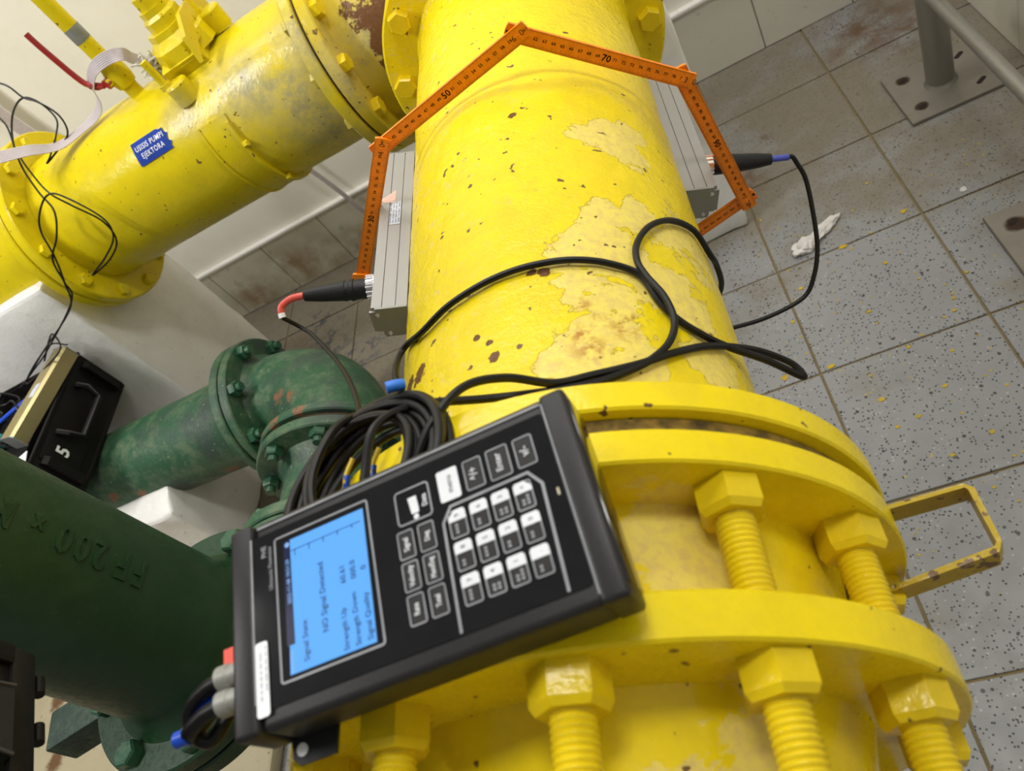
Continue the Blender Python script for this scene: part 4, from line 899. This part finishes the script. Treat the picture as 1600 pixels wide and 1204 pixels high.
hp = [(CX1 + .004, 1.150, hz + .03), (CX1 + .022, 1.150, hz + .01), (CX1 + .024, 1.162, hz - .025), (CX1 + .024, 1.285, hz - .025), (CX1 + .022, 1.297, hz + .01), (CX1 + .004, 1.297, hz + .03)]
hd = part('carry_handle', tube(hp, .0085, 8, 1, False, False), M['case_plastic'], case, 40)
part('handle_edge', tube([Vector(p) + Vector((.008, 0, .004)) for p in hp], .0022, 6, 1, False, False), plain('pale_handle_edge', (.05, .045, .045), .45), hd, 40)  # slightly paler line along the handle
V, F = text2d('5', .046, 'CENTER', 0.0, .03)
part('number_mark', ([Vector((CX1 + .0062, 1.110 + p[0], .502 + p[1])) for p in V], F), M['white_print'], case, None, 'white painted figure 5', fix=False)
part('mark_plate', rbox(CX1 - .002, CX1 + .006, 1.068, 1.150, .450, .548, .002), M['case_plastic'], case, 40)
part('foam_insert', rbox(CX0 + .02, CX1 - .10, CY0 + .02, CY1 - .02, .43, .535, .004), M['case_plastic'], case, 40)
single('teal_pouch', rbox(-1.885, -1.80, 1.12, 1.22, .536, .560, .008), M['teal'], (-1.84, 1.17, .536), 'small teal pouch lying in the open case', 'pouch')
single('instruction_sheet', box((-1.635, 1.052, .5685), (.034, .016, .0012), (Vector((.95, .2, .1)).normalized(), Vector((-.2, .95, .1)).normalized(), Z), .0004, 1), M['white_print'], (-1.635, 1.05, .567), 'white folded paper on the near rim of the open case', 'paper')
# spare transducer lying on the rim
ga = Vector((-1.648, 1.105, .590)); gb = Vector((-1.592, 1.365, .590)); gd = (gb - ga).normalized(); gs = gd.cross(Z).normalized(); gL = (gb - ga).length
spare = empty('ultrasonic_transducer', 'brass-tinted spare transducer bar lying on the open black case', 'sensor', (ga + gb) / 2 - Z * .022)
pf = [(-.022, -.020), (.022, -.020), (.022, .014), (.016, .020), (-.008, .020), (-.0085, .0185), (-.0095, .0185), (-.010, .020), (-.022, .020)]
part('housing', prism(pf, ga + gd * .003, gs, Z, gd, gL - .006), M['gold_alu'], spare, 25)
part('end_plate', prism([(-.023, -.022), (.023, -.022), (.023, .015), (.016, .021), (-.023, .021)], ga, gs, Z, gd, .003), M['alu_end'], spare, 25, 'pale grey end plate')
part('end_plate', prism([(-.023, -.022), (.023, -.022), (.023, .015), (.016, .021), (-.023, .021)], gb - gd * .003, gs, Z, gd, .003), M['alu_end'], spare, 25)
part('type_label', prism(rrect(.020, .040, .001, 2), (ga + gb) / 2 + Z * .0202 + gs * .004, gs, gd, Z, .0003), M['silver_label'], spare, None, 'small grey type label')
random.seed(21)
for k in range(5):
    c = Vector((-1.72 - .03 * k, 1.18 + .03 * (k % 3), .575)); R0 = random.uniform(.045, .075); tl = Vector((random.uniform(-.5, .5), random.uniform(-.5, .5), 1)).normalized(); _, a1, a2 = frame(tl)
    pts = [c + a1 * math.cos(2 * math.pi * i / 10) * R0 + a2 * math.sin(2 * math.pi * i / 10) * R0 * random.uniform(.7, 1.1) + Z * random.uniform(-.006, .02) for i in range(10)]
    single('wire_loop', tube(pts, .0026, 6, 5, True), M['black_rubber'], c, 'loop of thin black wire heaped in the open black case', 'wire', 'wire loops in the open case')
single('wire_loop', tube([(-1.66, 1.36, .60), (-1.60, 1.37, .635), (-1.56, 1.36, .650), (-1.55, 1.33, .625), (-1.60, 1.31, .612), (-1.68, 1.30, .600), (-1.74, 1.34, .585), (-1.70, 1.37, .60), (-1.62, 1.38, .62), (-1.58, 1.375, .60)], .0022, 6, 6), M['black_rubber'], (-1.63, 1.34, .60), 'thin black wire curl over the far end of the spare transducer bar', 'wire')
single('patch_lead', tube([(-1.90, 1.14, .57), (-1.84, 1.16, .585), (-1.79, 1.19, .592), (-1.74, 1.23, .588), (-1.71, 1.27, .578)], .0055, 8, 6), M['blue_plastic'], (-1.8, 1.19, .58), 'bright blue patch lead lying in the open black case', 'cable')

# closed case hanging by its strap at the lower left, close to the camera
ha = Vector((.462, -.887, 0)).normalized(); hn = Vector((.887, .462, 0)).normalized(); hc = Vector((-.639, .2704, .93))
tc = empty('shoulder_case', 'closed black hard case hanging by its strap in the lower left corner', 'case', hc + ha * .17 - hn * .07)
def hp3(a, n, z): return hc + ha * a + hn * n + Z * z
HA = (ha, hn, Z)
part('shell', box(hp3(.17, -.07, .15), (.17, .07, .15), HA, .016, 4), M['case_plastic'], tc, 40)
part('shell_seam', box(hp3(.17, -.045, .15), (.1725, .004, .1525), HA, .003), M['case_plastic'], tc, 40)
part('face_frame', join(box(hp3(.17, .001, .018), (.155, .004, .010), HA, .003), box(hp3(.17, .001, .282), (.155, .004, .010), HA, .003), box(hp3(.022, .001, .15), (.010, .004, .125), HA, .003), box(hp3(.318, .001, .15), (.010, .004, .125), HA, .003)), M['case_plastic'], tc, 40)
lt_ = part('latch', prism([(-.030, 0), (.030, 0), (.022, .060), (-.022, .060)], hp3(.090, .0, .030), ha, Z, hn, .010), M['case_grey'], tc, 30)
part('latch_edge', tube([hp3(.060, .0105, .030), hp3(.068, .0105, .090), hp3(.112, .0105, .090), hp3(.120, .0105, .030)], .0016, 6, 1, False, False), plain('pale_latch_edge', (.06, .055, .06), .4), lt_, 40)  # slightly paler line around the latch outline
part('latch', prism([(-.030, 0), (.030, 0), (.022, .060), (-.022, .060)], hp3(.250, .0, .030), ha, Z, hn, .010), M['case_grey'], tc, 30)
part('hinge_knuckle', lathe([(-.008, .0045), (.008, .0045)], hp3(.040, -.003, .0), ha, 14), M['case_plastic'], tc, 30)
part('hinge_knuckle', lathe([(-.008, .0045), (.008, .0045)], hp3(.085, -.003, .0), ha, 14), M['case_plastic'], tc, 30)
part('strap', tube([hp3(.02, -.07, .29), hp3(.03, -.08, .50), hp3(.10, -.10, .95), hp3(.17, -.11, 1.10), hp3(.24, -.10, .95), hp3(.31, -.08, .50), hp3(.32, -.07, .29)], .008, 8, 6), M['case_plastic'], tc, 50)

# ------------------------------------------------------------------ steel railing at the right
rail = empty('steel_railing', 'grey steel railing posts on bolted base plates at the right edge', 'railing', (.514, 1.35, 0))
def plate(cx, cy, h=.099):
    p = part('base_plate', box((cx, cy, .005), (h, h, .005), bev=.0015, seg=1), M['plate'], rail, 30)
    for sx, sy in ((-1, 1), (-1, -1), (1, 1), (1, -1)):
        part('bolt_hole', prism(rrect(.026 if sx > 0 else .020, .011, .005, 4), (cx + sx * .062, cy + sy * .058, .0101), Vector((.8, .6, 0)), Vector((-.6, .8, 0)), Z, .0004), M['hole'], p, None)
plate(.514, 1.611); plate(.514, 1.070)
for yy in (1.611, 1.070): part('post', join(lathe([(.010, .0295), (1.05, .0295)], (.514, yy, 0), Z, 40), lathe([(.009, .036), (.014, .032), (.018, .0295)], (.514, yy, 0), Z, 40, (False, False))), M['steel'], rail, 40)
part('rail', lathe([(.2, .0135), (1.64, .0135)], (.503, 0, .252), Y, 24), M['steel'], rail, 40)
part('top_rail', lathe([(.2, .0205), (1.65, .0205)], (.514, 0, 1.07), Y, 24), M['steel'], rail, 40)

# ------------------------------------------------------------------ litter on the floor
def crumple(c, sx, sy, sz, rot, seed, sub=4):
    b = bmesh.new(); bmesh.ops.create_icosphere(b, subdivisions=sub, radius=1.0); ca_, sa_ = math.cos(rot), math.sin(rot)
    for v in b.verts:
        p = v.co.copy(); k = 1 + .45 * mnoise.turbulence(p * 1.6 + Vector((seed, 0, 0)), 4, True) - .25; q = Vector((p.x * sx * k * (1 - .25 * math.cos(p.x * 3)), p.y * sy * k, p.z * sz * k))
        v.co = Vector((q.x * ca_ - q.y * sa_, q.x * sa_ + q.y * ca_, max(q.z, -sz * .55) + sz * .55)) + Vector(c)
    b.verts.index_update(); g = ([v.co.copy() for v in b.verts], [[q.index for q in f.verts] for f in b.faces]); b.free(); return g
single('tissue', join(crumple((.105, 1.285, .001), .026, .021, .016, .4, 3.1), crumple((.148, 1.312, .001), .042, .014, .012, .55, 7.7)), M['tissue'], (.12, 1.3, 0), 'crumpled white tissue lying on the terrazzo floor', 'tissue', smooth=25)
random.seed(14)
FLK = [(-.0342, .9707, .010), (.0515, .9581, .009), (.1706, 1.2466, .009), (.2274, 1.1582, .007), (.3065, 1.2764, .009), (.1577, 1.0537, .006), (.2888, .9839, .006), (.1079, .8496, .007), (.2118, .8336, .006), (.2749, 1.4001, .005), (.2979, 1.0119, .005), (.1119, .7842, .005), (.1506, .7921, .006), (.19, .94, .005), (.25, .90, .004), (.34, 1.06, .005), (.02, 1.10, .006), (.06, 1.18, .006), (.24, .72, .006), (.30, .66, .005), (.17, .70, .006), (.40, .80, .006)]
def flake_poly(x, y, r):
    n_ = 7; return [(x + r * random.uniform(.5, 1.15) * math.cos(2 * math.pi * i / n_) * 1.3, y + r * random.uniform(.5, 1.1) * math.sin(2 * math.pi * i / n_)) for i in range(n_)]
for x, y, r in FLK:
    single('paint_flake', prism(flake_poly(x, y, r * .78), (0, 0, .0004), X, Y, Z, .0012), M['flake'], (x, y, 0), 'small flake of yellow paint lying on the grey terrazzo floor', 'paint flake', 'yellow paint flakes on the floor', smooth=None)
for x, y in ((.4199, 1.2671),): single('plaster_crumb', prism(flake_poly(x, y, .008), (0, 0, .0004), X, Y, Z, .002), M['crumb'], (x, y, 0), 'small white chip on the floor tile beside the railing plates', 'crumb', smooth=None)
tiny = []
for k in range(260):
    x, y = random.uniform(-.25, .60), random.uniform(.45, 1.45)
    if random.random() < (y - .5) * .55: continue
    tiny.append(prism(flake_poly(x, y, random.uniform(.0012, .0030)), (0, 0, .0004), X, Y, Z, .0006))
single('paint_dust', join(*tiny), M['flake'], (.2, .9, 0), 'tiny yellow paint crumbs scattered over the grey floor tiles', 'paint crumbs', smooth=None, kind='stuff')
